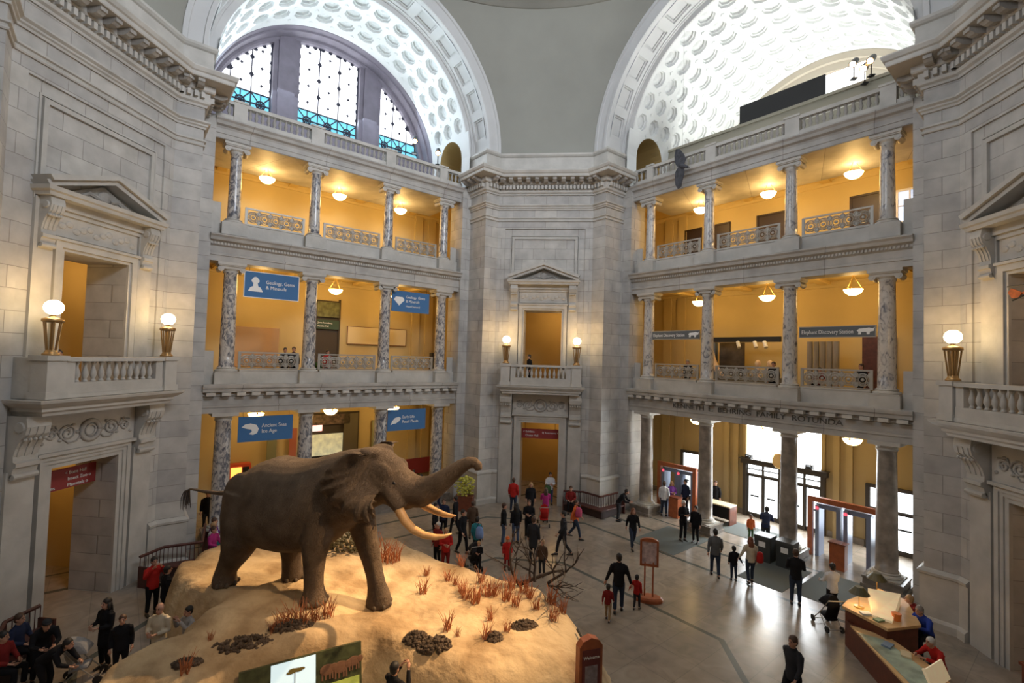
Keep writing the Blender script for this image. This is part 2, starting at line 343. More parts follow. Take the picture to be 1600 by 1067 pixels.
def portal(side, M, lab):
    yp = PD+.07
    # ground door surround
    t = empty('door_surround', 'carved stone door surround with scroll consoles and wreath frieze, on the '+lab, 'door surround', 'carved portals of the piers', M=M)
    fr = MB()
    for s in (-1,1):
        fr.box(min(s*1.1,s*1.24),max(s*1.1,s*1.24),yp-.10,yp,FZ,4.19); fr.box(min(s*1.24,s*1.36),max(s*1.24,s*1.36),yp-.14,yp,FZ,4.31); fr.box(min(s*1.36,s*1.5),max(s*1.36,s*1.5),yp-.18,yp,FZ,4.45)
        fr.box(min(s*1.62,s*2.36),max(s*1.62,s*2.36),yp-.16,yp,FZ,4.2)
    fr.box(-1.1,1.1,yp-.10,yp,4.05,4.19); fr.box(-1.24,1.24,yp-.14,yp,4.19,4.31); fr.box(-1.36,1.36,yp-.18,yp,4.31,4.45); fr.box(-1.62,1.62,yp-.26,yp,4.45,4.55); fr.box(-1.62,1.62,yp-.12,yp,4.55,5.75)
    fr.build('frame', TRIM, t)
    fz = MB(); yf = yp-.12; cz = 5.06
    seg = 28
    def ring(cx, R, r, squash=1):
        pts = [(cx+R*cos(2*pi*k/seg), yf-.02, cz+R*squash*sin(2*pi*k/seg)) for k in range(seg+1)]
        fz.tube(pts, r, 8)
    ring(0,.30,.075); ring(0,.17,.03)
    for s in (-1,1):
        for (cx, R0, dr) in ((.72,.27,1),(1.2,.2,-1)):
            pts = []
            for k in range(30):
                a = k/29*pi*3.4; R = R0*(1-k/34); pts.append((s*(cx+dr*R*cos(a)), yf-.02, cz+R*sin(a)*.95))
            fz.tube(pts, .03, 6)
        for k in range(9):
            a = k*.7; fz.ell((s*(.42+.13*k), yf-.01, cz+.24*sin(a*1.9)), (.07,.04,.05), 8, 5)
        fz.tube([(s*.3,yf-.02,cz-.12),(s*.45,yf-.03,cz-.28),(s*.7,yf-.02,cz-.3),(s*.95,yf-.02,cz-.1),(s*1.1,yf-.02,cz+.25),(s*1.4,yf-.02,cz+.2)],.025,6)
    fz.build('carved_frieze', TRIMD, t, smooth=True)
    def console(z0, z1, x, w, pr, name):
        c = MB(); h = z1-z0
        prof = [(yp,z1),(yp-pr,z1),(yp-pr-.02,z1-.06*h),(yp-pr-.05,z1-.16*h),(yp-pr,z1-.28*h),(yp-pr*.78,z1-.36*h),(yp-pr*.55,z1-.5*h),(yp-pr*.45,z1-.62*h),(yp-pr*.47,z1-.7*h),(yp-pr*.62,z1-.72*h),(yp-pr*.62,z1-.78*h),(yp-pr*.5,z1-.8*h),(yp-pr*.42,z1-.9*h),(yp-pr*.25,z1-h),(yp,z1-h)]
        c.prism(prof,'x',x-w/2,x+w/2)
        for k in (-1,0,1): c.prism([(q[0]-.025,q[1]-.01) for q in prof[3:8]]+[(yp-pr*.3,z1-.6*h),(yp-pr*.6,z1-.16*h)],'x',x+k*w*.3-w*.07,x+k*w*.3+w*.07)
        for s in (-1,1): c.tube([(x+s*w/2-.0*s, yp-pr*.72, z1-.17*h),(x+s*(w/2+.035), yp-pr*.72, z1-.17*h)],[.26*pr,.22*pr],12)
        c.tube([(x-w/2,yp-pr*.45,z1-.93*h),(x+w/2,yp-pr*.45,z1-.93*h)],.09*pr+.03,8)
        for k in range(5): c.ell((x-w*.4+k*w*.2, yp-pr*.9, z1-.36*h),(.05,.05,.05),6,4)
        fixn(c.build(name, TRIM, t))
    for s in (-1,1): console(3.95, 5.76, s*1.99, .64, .62, 'console')
    # balcony
    b = empty('balcony', 'projecting stone balcony with turned balusters over the doorway of the '+lab, 'balcony', 'stone balconies of the piers', M=M)
    sl = MB()
    sl.sweep([(-1.75,yp+.02),(-1.75,13.55),(1.75,13.55),(1.75,yp+.02)], [(0,5.76),(.42,5.76),(.44,5.84),(.52,5.9),(.52,5.98),(.62,6.04),(.74,6.14),(.76,6.22),(0,6.24)])
    sl.box(-1.9,1.9,13.4,yp+.02,5.77,6.235)
    fixn(sl.build('slab', TRIM, b))
    y0, y1 = 12.98, 13.32
    bs = MB(); bs.box(-1.7,1.7,y0+.03,y1-.03,6.24,6.68); bs.box(-1.7,1.7,y0,y1,6.24,6.36)
    for s in (-1,1): bs.box(min(s*1.42,s*1.7),max(s*1.42,s*1.7),y0+.05,y1-.05,6.68,7.32); bs.box(min(s*2.0,s*2.24),max(s*2.0,s*2.24),y1+.17,yp,6.241,7.39)
    bs.build('base', TRIM, b)
    MB().box(-1.72,1.72,y0-.02,y1+.02,7.30,7.42).build('rail', TRIM, b)
    for s in (-1,1):
        pd = MB(); x = s*2.0; pd.box(x-.30,x+.30,y0-.06,y1+.2,6.24,6.44); pd.box(x-.26,x+.26,y0-.02,y1+.16,6.44,7.32); pd.box(x-.31,x+.31,y0-.07,y1+.2,7.32,7.46)
        pd.build('pedestal', TRIM, b)
    bal = MB().lathe([(.07,0),(.07,.05),(.045,.07),(.05,.1),(.088,.2),(.08,.3),(.045,.43),(.04,.5),(.06,.54),(.07,.56),(.07,.62)], seg=10).mesh('baluster', TRIM, True)
    for k in range(11):
        o = bpy.data.objects.new('baluster', bal); COL.objects.link(o); o.parent = b; o.location = (-1.27+k*.254, (y0+y1)/2, 6.68)
    # upper window surround with pediment
    p = empty('window_surround', 'stone window surround with triangular pediment on scroll brackets, on the '+lab, 'window surround', 'pedimented windows of the piers', M=M)
    t = p
    f2 = MB()
    for s in (-1,1):
        f2.box(min(s*1.1,s*1.2),max(s*1.1,s*1.2),yp-.08,yp,6.24,10.72); f2.box(min(s*1.2,s*1.4),max(s*1.2,s*1.4),yp-.14,yp,6.24,10.92)
        f2.box(min(s*1.45,s*2.0),max(s*1.45,s*2.0),yp-.10,yp,7.4,12.05)
    f2.box(-1.1,1.1,yp-.08,yp,10.62,10.72); f2.box(-1.2,1.2,yp-.14,yp,10.72,10.92); f2.box(-1.45,1.45,yp-.2,yp,10.92,11.0); f2.box(-1.4,1.4,yp-.06,yp,11.05,11.7); f2.box(-1.45,1.45,yp-.12,yp,11.7,11.84); f2.box(-1.5,1.5,yp-.2,yp,11.84,12.08)
    for k in range(12): f2.ell((-1.2+k*.218, yp-.07, 11.38+.1*sin(k*2.1)), (.12,.03,.1), 8, 5)
    f2.build('frame', TRIM, t)
    for s in (-1,1): console(10.55, 12.08, s*1.7, .40, .45, 'bracket')
    pe = MB(); W = 2.12; pr = .66; ap = 13.34; zb = 12.08
    pe.sweep([(-W+.5,yp),(-W+.5,yp-.16),(W-.5,yp-.16),(W-.5,yp)], [(0,zb),(.38,zb),(.40,zb+.1),(.46,zb+.14),(.48,zb+.26),(0,zb+.28)])
    pe.box(-W+.45,W-.45,yp-.2,yp,zb,zb+.27)
    pe.build('cornice', TRIM, t)
    rk = MB()
    for s in (-1,1):
        for (o0, o1, d0) in ((0,.16,pr*.82),(.16,.30,pr)):
            pts = [(s*(W-.12+.0),zb+.24+o0),(s*(W-.02),zb+.24+o1),(0,ap-.3+o1),(0,ap-.3+o0)]
            rk.prism(pts,'y',yp-d0,yp)
    fixn(rk.build('pediment', TRIM, t))
    ty = MB(); ty.prism([(-1.35,zb+.28),(1.35,zb+.28),(0,ap-.36)],'y',yp-.12,yp)
    ty.ell((0,yp-.15,12.62),(.22,.07,.2),10,6)
    for s in (-1,1): ty.tube([(s*.2,yp-.14,12.55),(s*.5,yp-.14,12.62),(s*.75,yp-.14,12.45),(s*1.0,yp-.14,12.42)],[.07,.06,.05,.02],6)
    ty.build('tympanum', TRIMD, t)

PROTO = {}
def sconce(M, x, lab):
    if 'sc' not in PROTO:
        r = empty('lamp', lab, 'lamp', 'globe lamps on the balcony corners')
        b = MB(); b.lathe([(.20,0),(.20,.05),(.16,.08),(.14,.12),(.13,.16)], seg=10); b.build('base', BRONZE, r, smooth=True)
        c = MB()
        for k in range(6):
            a = 2*pi*k/6; c.tube([(.11*cos(a),.11*sin(a),.14),(.20*cos(a),.20*sin(a),.95)],.024,6)
        c.lathe([(.05,.14),(.05,.95)], seg=8)
        c.build('cage', BRONZE, r)
        t = MB(); t.lathe([(.17,.93),(.25,.95),(.25,1.03),(.18,1.06),(.07,1.08),(.06,1.14),(.1,1.18)], seg=12); t.build('collar', BRONZE, r, smooth=True)
        g = MB(); g.ell((0,0,1.36),(.225,.225,.215),16,10); g.build('globe', GLOBE, r, smooth=True)
        PROTO['sc'] = r; o = r
    else: o = copy_tree(PROTO['sc'])
    o.matrix_world = M @ T(x,13.18,7.46); o['label'] = lab
    l = bpy.data.lights.new('globe_light','POINT'); l.energy = LAMP_W; l.color = (1,.60,.22); l.shadow_soft_size = .23
    lo = bpy.data.objects.new('globe_light', l); COL.objects.link(lo); lo.matrix_world = M @ T(x,12.9,7.46+1.9)
LAMP_W = 48
PIERS = [('far',0,'far pier'),('left',90,'left pier'),('right',-90,'right pier'),('near',180,'near pier')]
for i, (s, rot, lab) in enumerate(PIERS[:3]):
    pier_wall(i, s, rot); M = Rz(rot); portal(s, M, lab)
    if s != 'right': sconce(M, -2.0, 'bronze lamp with glowing globe on the left balcony corner of the '+lab)
    if s != 'left' : pass
    if s == 'right': sconce(M, -2.0, 'bronze lamp with glowing globe on the balcony corner of the right pier')
    else: sconce(M, 2.0, 'bronze lamp with glowing globe on the right balcony corner of the '+lab)
# ------------------------------------------------------------------ arches, vaults, pendentives
ZC = 19.9
def P3(th, r, y): return (r*cos(th), y, ZC+r*sin(th))      # arch frame: th 0 = +x side
def coffer(mb, d0, dd, th0, dth, r, rows, octo=True):
    """one sunk panel in the cell centred (d0, th0)"""
    hx, hy = dd/2, dth/2
    def pt(a, b, dep): return P3(th0+b, r+dep, d0+a)
    if octo:
        k8 = [radians(22.5+45*k) for k in range(8)]
        rr = [(.47,0),(.45,.14),(.385,.15),(.365,.27),(.25,.28),(.16,.24),(.05,.19)]
        sy = dth/dd*1.0
        outer = []
        for a in k8:
            c, s_ = cos(a), sin(a)
            m = max(abs(c),abs(s_)); outer.append((c/m*hx, s_/m*hy))
        vs = [pt(a,b,0) for a, b in outer]; 
        cor = [(hx,hy),(-hx,hy),(-hx,-hy),(hx,-hy)]; vs += [pt(a,b,0) for a, b in cor]
        for R, dep in rr: vs += [pt(R*cos(a), R*sin(a)*sy, dep) for a in k8]
        fs = []
        for k in range(8):
            j = (k+1)%8
            if k%2 == 0: fs.append((k, 8+k//2, j, 12+j, 12+k))
            else: fs.append((k, j, 12+j, 12+k))
        for q in range(len(rr)-1):
            for k in range(8):
                j = (k+1)%8; fs.append((12+q*8+k, 12+q*8+j, 12+(q+1)*8+j, 12+(q+1)*8+k))
        fs.append(tuple(12+(len(rr)-1)*8+k for k in range(8)))
        mb.add(vs, fs)
        # diamond stud at the corner
        c = .115
        vs = [pt(hx+c*a, hy+c*b*sy, -.002) for a, b in ((1,0),(0,1),(-1,0),(0,-1))] + [pt(hx+c*.7*a, hy+c*.7*b*sy, -.05) for a, b in ((1,0),(0,1),(-1,0),(0,-1))]
        mb.add(vs, [(0,1,5,4),(1,2,6,5),(2,3,7,6),(3,0,4,7),(4,5,6,7)])
    else:
        rr = rows; lv = [(hx,hy,0)] + [(a,b,dep) for a,b,dep in rr]
        vs = [pt(a*sx, b*sb, dep) for a,b,dep in lv for sx, sb in ((1,1),(-1,1),(-1,-1),(1,-1))]
        fs = [(q*4+k, q*4+(k+1)%4, q*4+4+(k+1)%4, q*4+4+k) for q in range(len(lv)-1) for k in range(4)]
        n = (len(lv)-1)*4; fs.append((n,n+1,n+2,n+3)); mb.add(vs, fs)
def patch(mb, t0, t1, n, r0, y0, r1, y1):
    vs = []; 
    for k in range(n+1):
        t = t0+(t1-t0)*k/n; vs += [P3(t,r0,y0), P3(t,r1,y1)]
    mb.add(vs, [(2*k,2*k+1,2*k+3,2*k+2) for k in range(n)])
def arch(side, rot, rows, dend, window):
    M = Rz(rot)
    # archivolt on the arch wall and the square coffers of its soffit
    a = MB(); A = AD
    prof = [(7.92,A),(7.90,A-.10),(7.72,A-.10),(7.70,A-.04),(7.2,A-.04),(7.18,A-.12),(7.02,A-.12),(7.0,A-.04),(7.0,A+.16)]
    for i in range(len(prof)-1): patch(a, 0, pi, 60, *prof[i], *prof[i+1])
    dth = radians(13); dd = 1.14; th0 = radians(90)-6.5*dth
    patch(a, 0, pi, 60, 7.0, A+.16, 7.0, A+.17)
    for k in range(13):
        coffer(a, A+.17+dd/2, dd, radians(90)+(k-6)*dth, dth, 7.0, [(.42,radians(4.6),0),(.42,radians(4.6),.10),(.35,radians(3.9),.11),(.35,radians(3.9),.19),(.30,radians(3.4),.17)], False)
    for t0, t1 in ((0, radians(90)-6.5*dth),(radians(90)+6.5*dth, pi)): patch(a, t0, t1, 4, 7.0, A+.17, 7.0, A+.17+dd)
    e = A+.17+dd
    for i, (q0, q1) in enumerate(zip([(7.0,e),(7.0,e+.05),(6.94,e+.06),(6.94,e+.14),(6.88,e+.16),(6.88,e+.24),(6.6,e+.25)], [(7.0,e+.05),(6.94,e+.06),(6.94,e+.14),(6.88,e+.16),(6.88,e+.24),(6.6,e+.25),(6.6,e+.33)])): patch(a, 0, pi, 60, *q0, *q1)
    struct(a.build('wall_%s_arch' % side, PLASTER if False else ARCHP, M=M))
    # coffered vault
    v = MB(); y0 = e+.33; dth = radians(10.3); dd = 1.17; r = 6.6
    ye = y0+.02
    for k in range(15):
        for j in range(rows): coffer(v, ye+dd*(j+.5), dd, radians(90)+(k-7)*dth, dth, r, None)
    patch(v, radians(12.75), pi-radians(12.75), 45, r, y0, r, ye)
    yl = ye+dd*rows
    patch(v, 0, pi, 45, r, yl, r, dend)
    # lower strips with the side openings (arched) on both sides
    ya, yb = y0+.55, y0+3.15; yc = (ya+yb)/2; R = (yb-ya)/2; zs = 20.0
    for sg in (1,-1):
        def wp(y, z):
            if z <= ZC: return (sg*6.6, y, z)
            t = math.asin((z-ZC)/6.6); return (sg*6.6*cos(t), y, z)
        zt = ZC+6.6*sin(radians(12.85))
        n = 16; pts = [(yc-R*cos(pi*k/n), zs+R*1.03*sin(pi*k/n)) for k in range(n+1)]
        base = [(ya,18.05)]+pts+[(yb,18.05)]
        vs = []; 
        for (y,z) in base:
            vs.append(wp(y,z)); vs.append(wp(y, zt) if z > 18.1 else wp(y, zt))
        # columns of quads above the arch curve
        cols = [wp(y,z) for y,z in pts] + [wp(y,zt) for y,z in pts]
        m = n+1
        v.add(cols, [(k,k+1,m+k+1,m+k) for k in range(n)])
        for (u0,u1) in ((y0-.35,ya),(yb,max(dend,yb+.1))):
            v.add([wp(u0,18.05),wp(u1,18.05),wp(u1,ZC),wp(u0,ZC),wp(u1,zt),wp(u0,zt)], [(0,1,2,3),(3,2,4,5)])
        # niche barrel behind
        nb = [(wp(y,z)) for y,z in base]; bk = [(p[0]+sg*2.2,p[1],p[2]) for p in nb]
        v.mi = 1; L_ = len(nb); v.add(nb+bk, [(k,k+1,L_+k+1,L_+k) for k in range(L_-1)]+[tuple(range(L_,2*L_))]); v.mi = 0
    struct(v.build('ceiling_%s_vault' % side, [VAULTP, OCHRED], M=M))
    # anta walls and terrace
    w = MB()
    for s in (-1,1):
        w.box(min(s*6.4,s*8.6),max(s*6.4,s*8.6),AR+.0,14.75,FZ,17.9)
        w.box(min(s*6.3,s*8.6),max(s*6.3,s*8.6),AR+.04,14.62,17.9,18.0)
    struct(w.build('wall_%s_side' % side, STONE, M=M))
def pendentive(side, rot):
    mb = MB(); n = 20; m = 26; vs = []
    for i in range(m+1):
        z = ZC-.1+(7.6)*(i/m); zz = max(z,ZC); u = arc_ue(zz); xe = (-AD+u)*S; ye = (AD+u)*S
        t = (zz-ZC)/7.6; kap = (t**.8)/12.0; xe = abs(xe)
        for k in range(n+1):
            x = -xe+2*xe*k/n
            b = 0 if kap < 1e-4 else sqrt(max(0,1/kap**2-x*x))-sqrt(max(0,1/kap**2-xe*xe))
            vs.append((x, ye+b, z))
    fs = [(i*(n+1)+k, i*(n+1)+k+1, (i+1)*(n+1)+k+1, (i+1)*(n+1)+k) for i in range(m) for k in range(n)]
    mb.add(vs, fs)
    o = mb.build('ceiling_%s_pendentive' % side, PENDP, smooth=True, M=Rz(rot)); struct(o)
ARCHP = mat('arch_plaster', (.56,.56,.55), .75, var=.05, vscale=.8, spec=.2)
VAULTP = PLASTER
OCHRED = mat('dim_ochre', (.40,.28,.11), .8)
arch('far_left', 45, 3, 17.55, True)
arch('far_right', -45, 8, 23.3, False)
for s, r in (('far',0),('left',90),('right',-90),('near',180)): pendentive(s, r)

# ------------------------------------------------------------------ lunette window, left arch
def lunette():
    M = Rz(45); y = 18.8; RW = 6.28
    w = MB()
    for s in (-1,1):
        w.box(min(s*1.8,s*3.2),max(s*1.8,s*3.2),y-.1,y+.35,18.0,ZC+6.05)
        w.box(min(s*2.05,s*2.95),max(s*2.05,s*2.95),y-.22,y-.1,18.0,ZC+5.95)
    for q in ((6.62,17.54,6.58,17.6),(6.58,17.6,6.58,18.0),(6.58,18.0,6.5,18.02),(6.5,18.02,6.48,y-.2),(6.48,y-.2,6.36,y-.18),(6.36,y-.18,RW,y-.05),(RW,y-.05,RW,y+.35)): patch(w,0,pi,48,*q)
    for s in (-1,1): w.add([(s*6.5,17.55,18),(s*6.5,y+.3,18),(s*6.5,y+.3,ZC),(s*6.5,17.55,ZC)],[(0,1,2,3)])
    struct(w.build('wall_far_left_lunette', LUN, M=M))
    g = 0
    for (x0,x1) in ((-6.25,-3.2),(-1.8,1.8),(3.2,6.25)):
        g += 1
        r = empty('window_%d' % (g+1), M=M); struct(r)
        p = MB(); tl = MB(); n = 14; zt = 22.15
        f = lambda x: ZC+sqrt(max(0,RW**2-x*x))
        for k in range(n):
            a, b = x0+(x1-x0)*k/n, x0+(x1-x0)*(k+1)/n
            if max(f(a),f(b)) > zt: p.add([(a,y+.25,zt),(b,y+.25,zt),(b,y+.25,max(zt,f(b))),(a,y+.25,max(zt,f(a)))],[(0,1,2,3)])
            tl.add([(a,y+.25,18),(b,y+.25,18),(b,y+.25,min(zt,f(b))),(a,y+.25,min(zt,f(a)))],[(0,1,2,3)])
        p.build('pane', SKYP, r); tl.build('lower_pane', TEALP, r)
        sl = MB(); sl.box(x0,x1,y-.05,y+.3,18,20.95); sl.build('sill_panel', LUN, r)
        l = MB(); yy = y+.2; W = x1-x0; nb = 3; c = W/nb
        for k in range(nb+1):
            x = x0+k*c
            if abs(x) < 6.2: l.tube([(x,yy,18),(x,yy,f(x))],.035 if 0<k<nb else .08,4)
        for z in (22.15,21.55,20.98): l.tube([(max(x0,-sqrt(max(0,RW**2-(z-ZC)**2))),yy,z),(min(x1,sqrt(max(0,RW**2-(z-ZC)**2))),yy,z)],.05,4)
        for i in range(5):
            z = 22.15+1.0*i
            for k in range(nb+1):
                x = x0+k*c
                if abs(x) < 6.1 and z < f(x) and i: l.prism([(x-.14,z),(x,z+.18),(x+.14,z),(x,z-.18)],'y',yy-.02,yy+.02)
                xm = x+c/2; zm = z+.5
                if k < nb and zm < f(xm)-.15: l.prism([(xm-.09,zm),(xm,zm+.10),(xm+.09,zm),(xm,zm-.10)],'y',yy-.02,yy+.02)
        for k in range(nb):
            xa = x0+k*c
            if max(abs(xa),abs(xa+c)) > 6.1: continue
            for (q0,q1) in (((xa,20.95),(xa+c,22.15)),((xa+c,20.95),(xa,22.15))): l.tube([(q0[0],yy,q0[1]),(q1[0],yy,q1[1])],.035,4)
            l.tube([(xa+c/2+.22*cos(2*pi*q/10),yy,21.55+.22*sin(2*pi*q/10)) for q in range(11)],.05,4)
            l.tube([(xa+c/2,yy,18),(xa+c/2,yy,22.15)],.03,4)
        n = int(W/.42)
        for k in range(n+1):
            x = x0+W*k/n
            if abs(x) < 6.2: l.ell((x,yy,f(x)-.04),(.13,.03,.12),6,4)
        for z in [22.5+.55*i for i in range(7)]:
            for x in (x0+.02,x1-.02):
                if abs(x) < 6.1 and z < f(x): l.ell((x,yy,z),(.11,.03,.14),6,4)
        l.build('leading', LEAD, r)
lunette()
# end wall, terrace wall and fittings of the right vault
def right_end():
    M = Rz(-45); y = 23.3
    w = MB(); vs = []; n = 48
    for k in range(n+1): t = pi*k/n; vs.append(P3(t,6.62,y))
    vs.append((-6.62,y,18)); vs.append((6.62,y,18)); w.add(vs,[tuple(range(len(vs)))])
    for q in ((6.58,y-.02,6.58,y-.25),(6.58,y-.25,6.2,y-.25),(6.2,y-.25,6.15,y-.1),(6.15,y-.1,5.7,y-.1),(5.7,y-.1,5.66,y)): patch(w,0,pi,48,*q)
    struct(w.build('wall_far_right_lunette', mat('warm_grey_stone',(.40,.35,.28),.7), M=M))
    p = MB(); p.box(-6.6,6.6,17.2,17.5,18.0,21.05); p.box(-6.6,6.6,17.1,17.55,21.05,21.2)
    struct(p.build('wall_far_right_parapet', mat('olive_grey_plaster',(.34,.32,.25),.7), M=M))
right_end()

# ------------------------------------------------------------------ colonnades
def entablature(side, rot, n):
    M = Rz(rot); W = 6.42
    def slab(name, prof, z0, z1, back):
        t = MB(); path = [(-W,13.66),(W,13.66)]
        t.sweep(path, prof); t.box(-W,W,13.68,back,z0,z1); return struct(fixn(t.build(name, STONEF, M=M)))
    # prof offset towards the centre
    slab('trim_%d' % n, [(0,4.98),(.04,4.98),(.04,5.22),(.08,5.24),(.08,5.32),(.02,5.34),(.02,5.72),(.10,5.76),(.10,5.90),(.30,5.92),(.32,6.05),(.38,6.10),(.40,6.2),(.40,6.24),(0,6.26)], 4.98, 6.24, 14.5)
    slab('trim_%d' % (n+1), [(0,11.66),(.03,11.66),(.03,11.9),(.07,11.91),(.07,12.0),(.02,12.02),(.02,12.3),(.10,12.36),(.12,12.46),(.18,12.5),(.30,12.54),(.34,12.66),(.42,12.74),(.42,12.80),(0,12.86)], 11.66, 12.86, 14.5)
    slab('trim_%d' % (n+2), [(0,17.08),(.03,17.08),(.03,17.3),(.06,17.31),(.06,17.52),(.10,17.6),(.22,17.66),(.26,17.78),(.34,17.86),(.34,17.92),(0,18.02)], 17.08, 18.0, 17.55)
    b = MB(); k = 22
    for j in range(k): 
        x = -W+.3+(2*W-.6)*j/(k-1); b.box(x-.17,x+.17,13.30,13.66,5.76,5.90)
    d = MB()
    for j in range(100):
        x = -W+.07+(2*W-.14)*j/99; d.box(x-.035,x+.035,13.5,13.6,12.37,12.47)
    struct(b.build('trim_%d' % (n+3), TRIM, M=M)); struct(d.build('trim_%d' % (n+4), TRIM, M=M))
STONEF = stone_blocks('limestone_lintel', (.45,.43,.395), (.38,.365,.34), (.2,.185,.17), 3.4, 1.9)
def column(kind):
    r = empty('marble_column')
    if kind == 0: h = 4.98; r0, r1 = .36, .315
    elif kind == 1: h = 4.70; r0, r1 = .31, .265
    else: h = 3.45; r0, r1 = .265, .225
    s = MB(); prof = [(r0+.03,0),(r0+.03,.05),(r0,.08)]; H = h-(.42 if kind else .34)
    for k in range(9): t = k/8; prof.append((r0+(r1-r0)*t**1.5, .08+(H-.14)*t))
    prof += [(r1+.03,H-.03),(r1+.03,H)]
    s.lathe(prof, seg=24); s.build('shaft', MARBLE, r, smooth=True)
    p = MB()
    if kind == 0: p.box(-.62,.62,-.62,.62,FZ,-.28); p.box(-.68,.68,-.68,.68,FZ,FZ+.14); p.box(-.65,.65,-.65,.65,-.28,-.2)
    else: p.box(-.5,.5,-.46,.42,-.74,-.2)
    p.build('plinth', (DMARB if kind == 0 else TRIM), r)
    b = MB(); b.lathe([(r0+.14,-.16),(r0+.16,-.12),(r0+.14,-.07),(r0+.06,-.05),(r0+.05,-.02),(r0+.09,0),(r0+.07,.03)], seg=24)
    b.box(-r0-.17,r0+.17,-r0-.17,r0+.17,-.2,-.16); b.build('base', TRIM, r)
    c = MB()
    if kind == 0:
        c.lathe([(r1+.02,H-.02),(r1+.05,H+.02),(r1+.03,H+.06),(r1+.03,H+.12),(r1+.12,H+.17),(r1+.17,H+.21)], seg=24); c.box(-r1-.2,r1+.2,-r1-.2,r1+.2,H+.2,h)
    else:
        w = r1+.16
        c.lathe([(r1+.01,H-.02),(r1+.04,H+.02),(r1+.03,H+.06),(r1+.10,H+.14)], seg=20)
        for sx in (-1,1):
            c.tube([(sx*w,-r1-.06,H+.13),(sx*w,-r1*.3,H+.13),(sx*w,r1*.3,H+.13),(sx*w,r1+.06,H+.13)],[.125,.085,.085,.125],12)
            for yy in (-r1-.07,r1+.07): c.tube([(sx*w,yy-.015,H+.13),(sx*w,yy+.015,H+.13)],.06,10)
        c.box(-w,w,-r1-.06,r1+.06,H+.13,H+.25); c.box(-w-.1,w+.1,-r1-.12,r1+.12,H+.25,H+.30); c.box(-w-.14,w+.14,-r1-.16,r1+.16,H+.30,h)
    fixn(c.build('capital', TRIM, r))
    return r
ORD = ['first','second','third','fourth']
protoC = [column(k) for k in range(3)]; used = [0,0,0]
US = [-5.49,-1.96,1.96,5.49]
LEVN = ['ground-floor','second-floor','top-floor']
plinthP = {}
for side, rot, sn in (('left',45,'left'),('right',-45,'right')):
    M = Rz(rot)
    for lev, z in ((0,0.0),(1,6.96),(2,13.63)):
        for i, u in enumerate(US):
            lab = 'veined marble column, %s from the left in the %s arcade of the %s colonnade' % (ORD[i], LEVN[lev], sn)
            if used[lev]: o = copy_tree(protoC[lev])
            else: o = protoC[lev]; used[lev] = 1
            o.matrix_world = M @ T(u, CB, z)
            if sn == 'right' and lev == 0:
                sh = [c for c in o.children if c.name.startswith('shaft')][0]; sh.material_slots[0].link = 'OBJECT'; sh.material_slots[0].material = MARBLE_SHADED
            if sn == 'right' and lev:
                sh = [c for c in o.children if c.name.startswith('shaft')][0]; sh.material_slots[0].link = 'OBJECT'; sh.material_slots[0].material = MARBLE_W
            tag(o, lab, 'column', 'marble columns of the colonnades')
entablature('far_left', 45, 10); entablature('far_right', -45, 16)
# ------------------------------------------------------------------ curbs and cast railings between the columns
def railing_proto(w):
    r = empty('gallery_railing')
    c = MB(); c.box(-w/2,w/2,-.16,.22,0,.62); c.box(-w/2,w/2,-.19,.25,.62,.68); c.build('curb', TRIM, r)
    w += .22; f = MB(); f.box(-w/2+.06,w/2-.06,-.03,.03,1.42,1.49); f.box(-w/2+.06,w/2-.06,-.02,.02,.70,.75)
    for s in (-1,1): f.box(min(s*(w/2-.06),s*(w/2-.16)),max(s*(w/2-.06),s*(w/2-.16)),-.025,.025,.7,1.46)
    f.build('rail_frame', IRON, r)
    g = MB(); n = max(3,int(round((w-.34)/.50))); p = (w-.34)/n
    for k in range(n):
        x = -w/2+.17+p*(k+.5); z = 1.08
        for R, q in ((.25,.026),(.19,.014),(.14,.024)): g.tube([(x+R*cos(2*pi*i/14),0,z+R*sin(2*pi*i/14)) for i in range(15)], q, 5)
        for sx in (-1,1):
            for sz in (-1,1):
                g.tube([(x+sx*(.23-.16*cos(a)*(1-a/9)),0,z+sz*(.2-.1*sin(a))+.0) for a in [i*.6 for i in range(9)]],.024,5)
        for sz in (-1,1): g.ell((x+p/2,0,z+sz*.2),(.07,.02,.09),8,5)
        g.ell((x,0,z),(.07,.03,.07),8,5)
        g.tube([(x-p/2,0,.75),(x-p/2,0,1.42)],.018,5)
    g.build('scroll_panel', IRON, r)
    return r
rp = {3.53: None, 3.92: None, .42: None}
for side, rot, sn in (('left',45,'left'),('right',-45,'right')):
    M = Rz(rot)
    for lev, z in ((1,6.22),(2,12.86)):
        for i, (xc, full) in enumerate(((-3.725,3.53),(0,3.92),(3.725,3.53))):
            w = full-1.0
            if rp[full] is None: rp[full] = railing_proto(w); o = rp[full]
            else: o = copy_tree(rp[full])
            o.matrix_world = M @ T(xc, CB, z)
            tag(o, 'stone curb with cast scrollwork railing, %s bay of the %s %s gallery' % (['left','middle','right'][i], sn, LEVN[lev]), 'railing', 'gallery railings between columns')
        for s in (-1,1):
            c = MB(); c.box(min(s*6.0,s*6.39),max(s*6.0,s*6.39),CB-.16,CB+.22,z,z+.62); c.box(min(s*6.0,s*6.39),max(s*6.0,s*6.39),CB-.03,CB+.03,z+.62,z+1.49)
            tag(c.build('end_parapet', TRIM, M=M), 'short stone end parapet, %s end of the %s %s gallery' % ('left' if (s<0) == (True) else 'right', sn, LEVN[lev]), 'parapet', 'short end parapets')
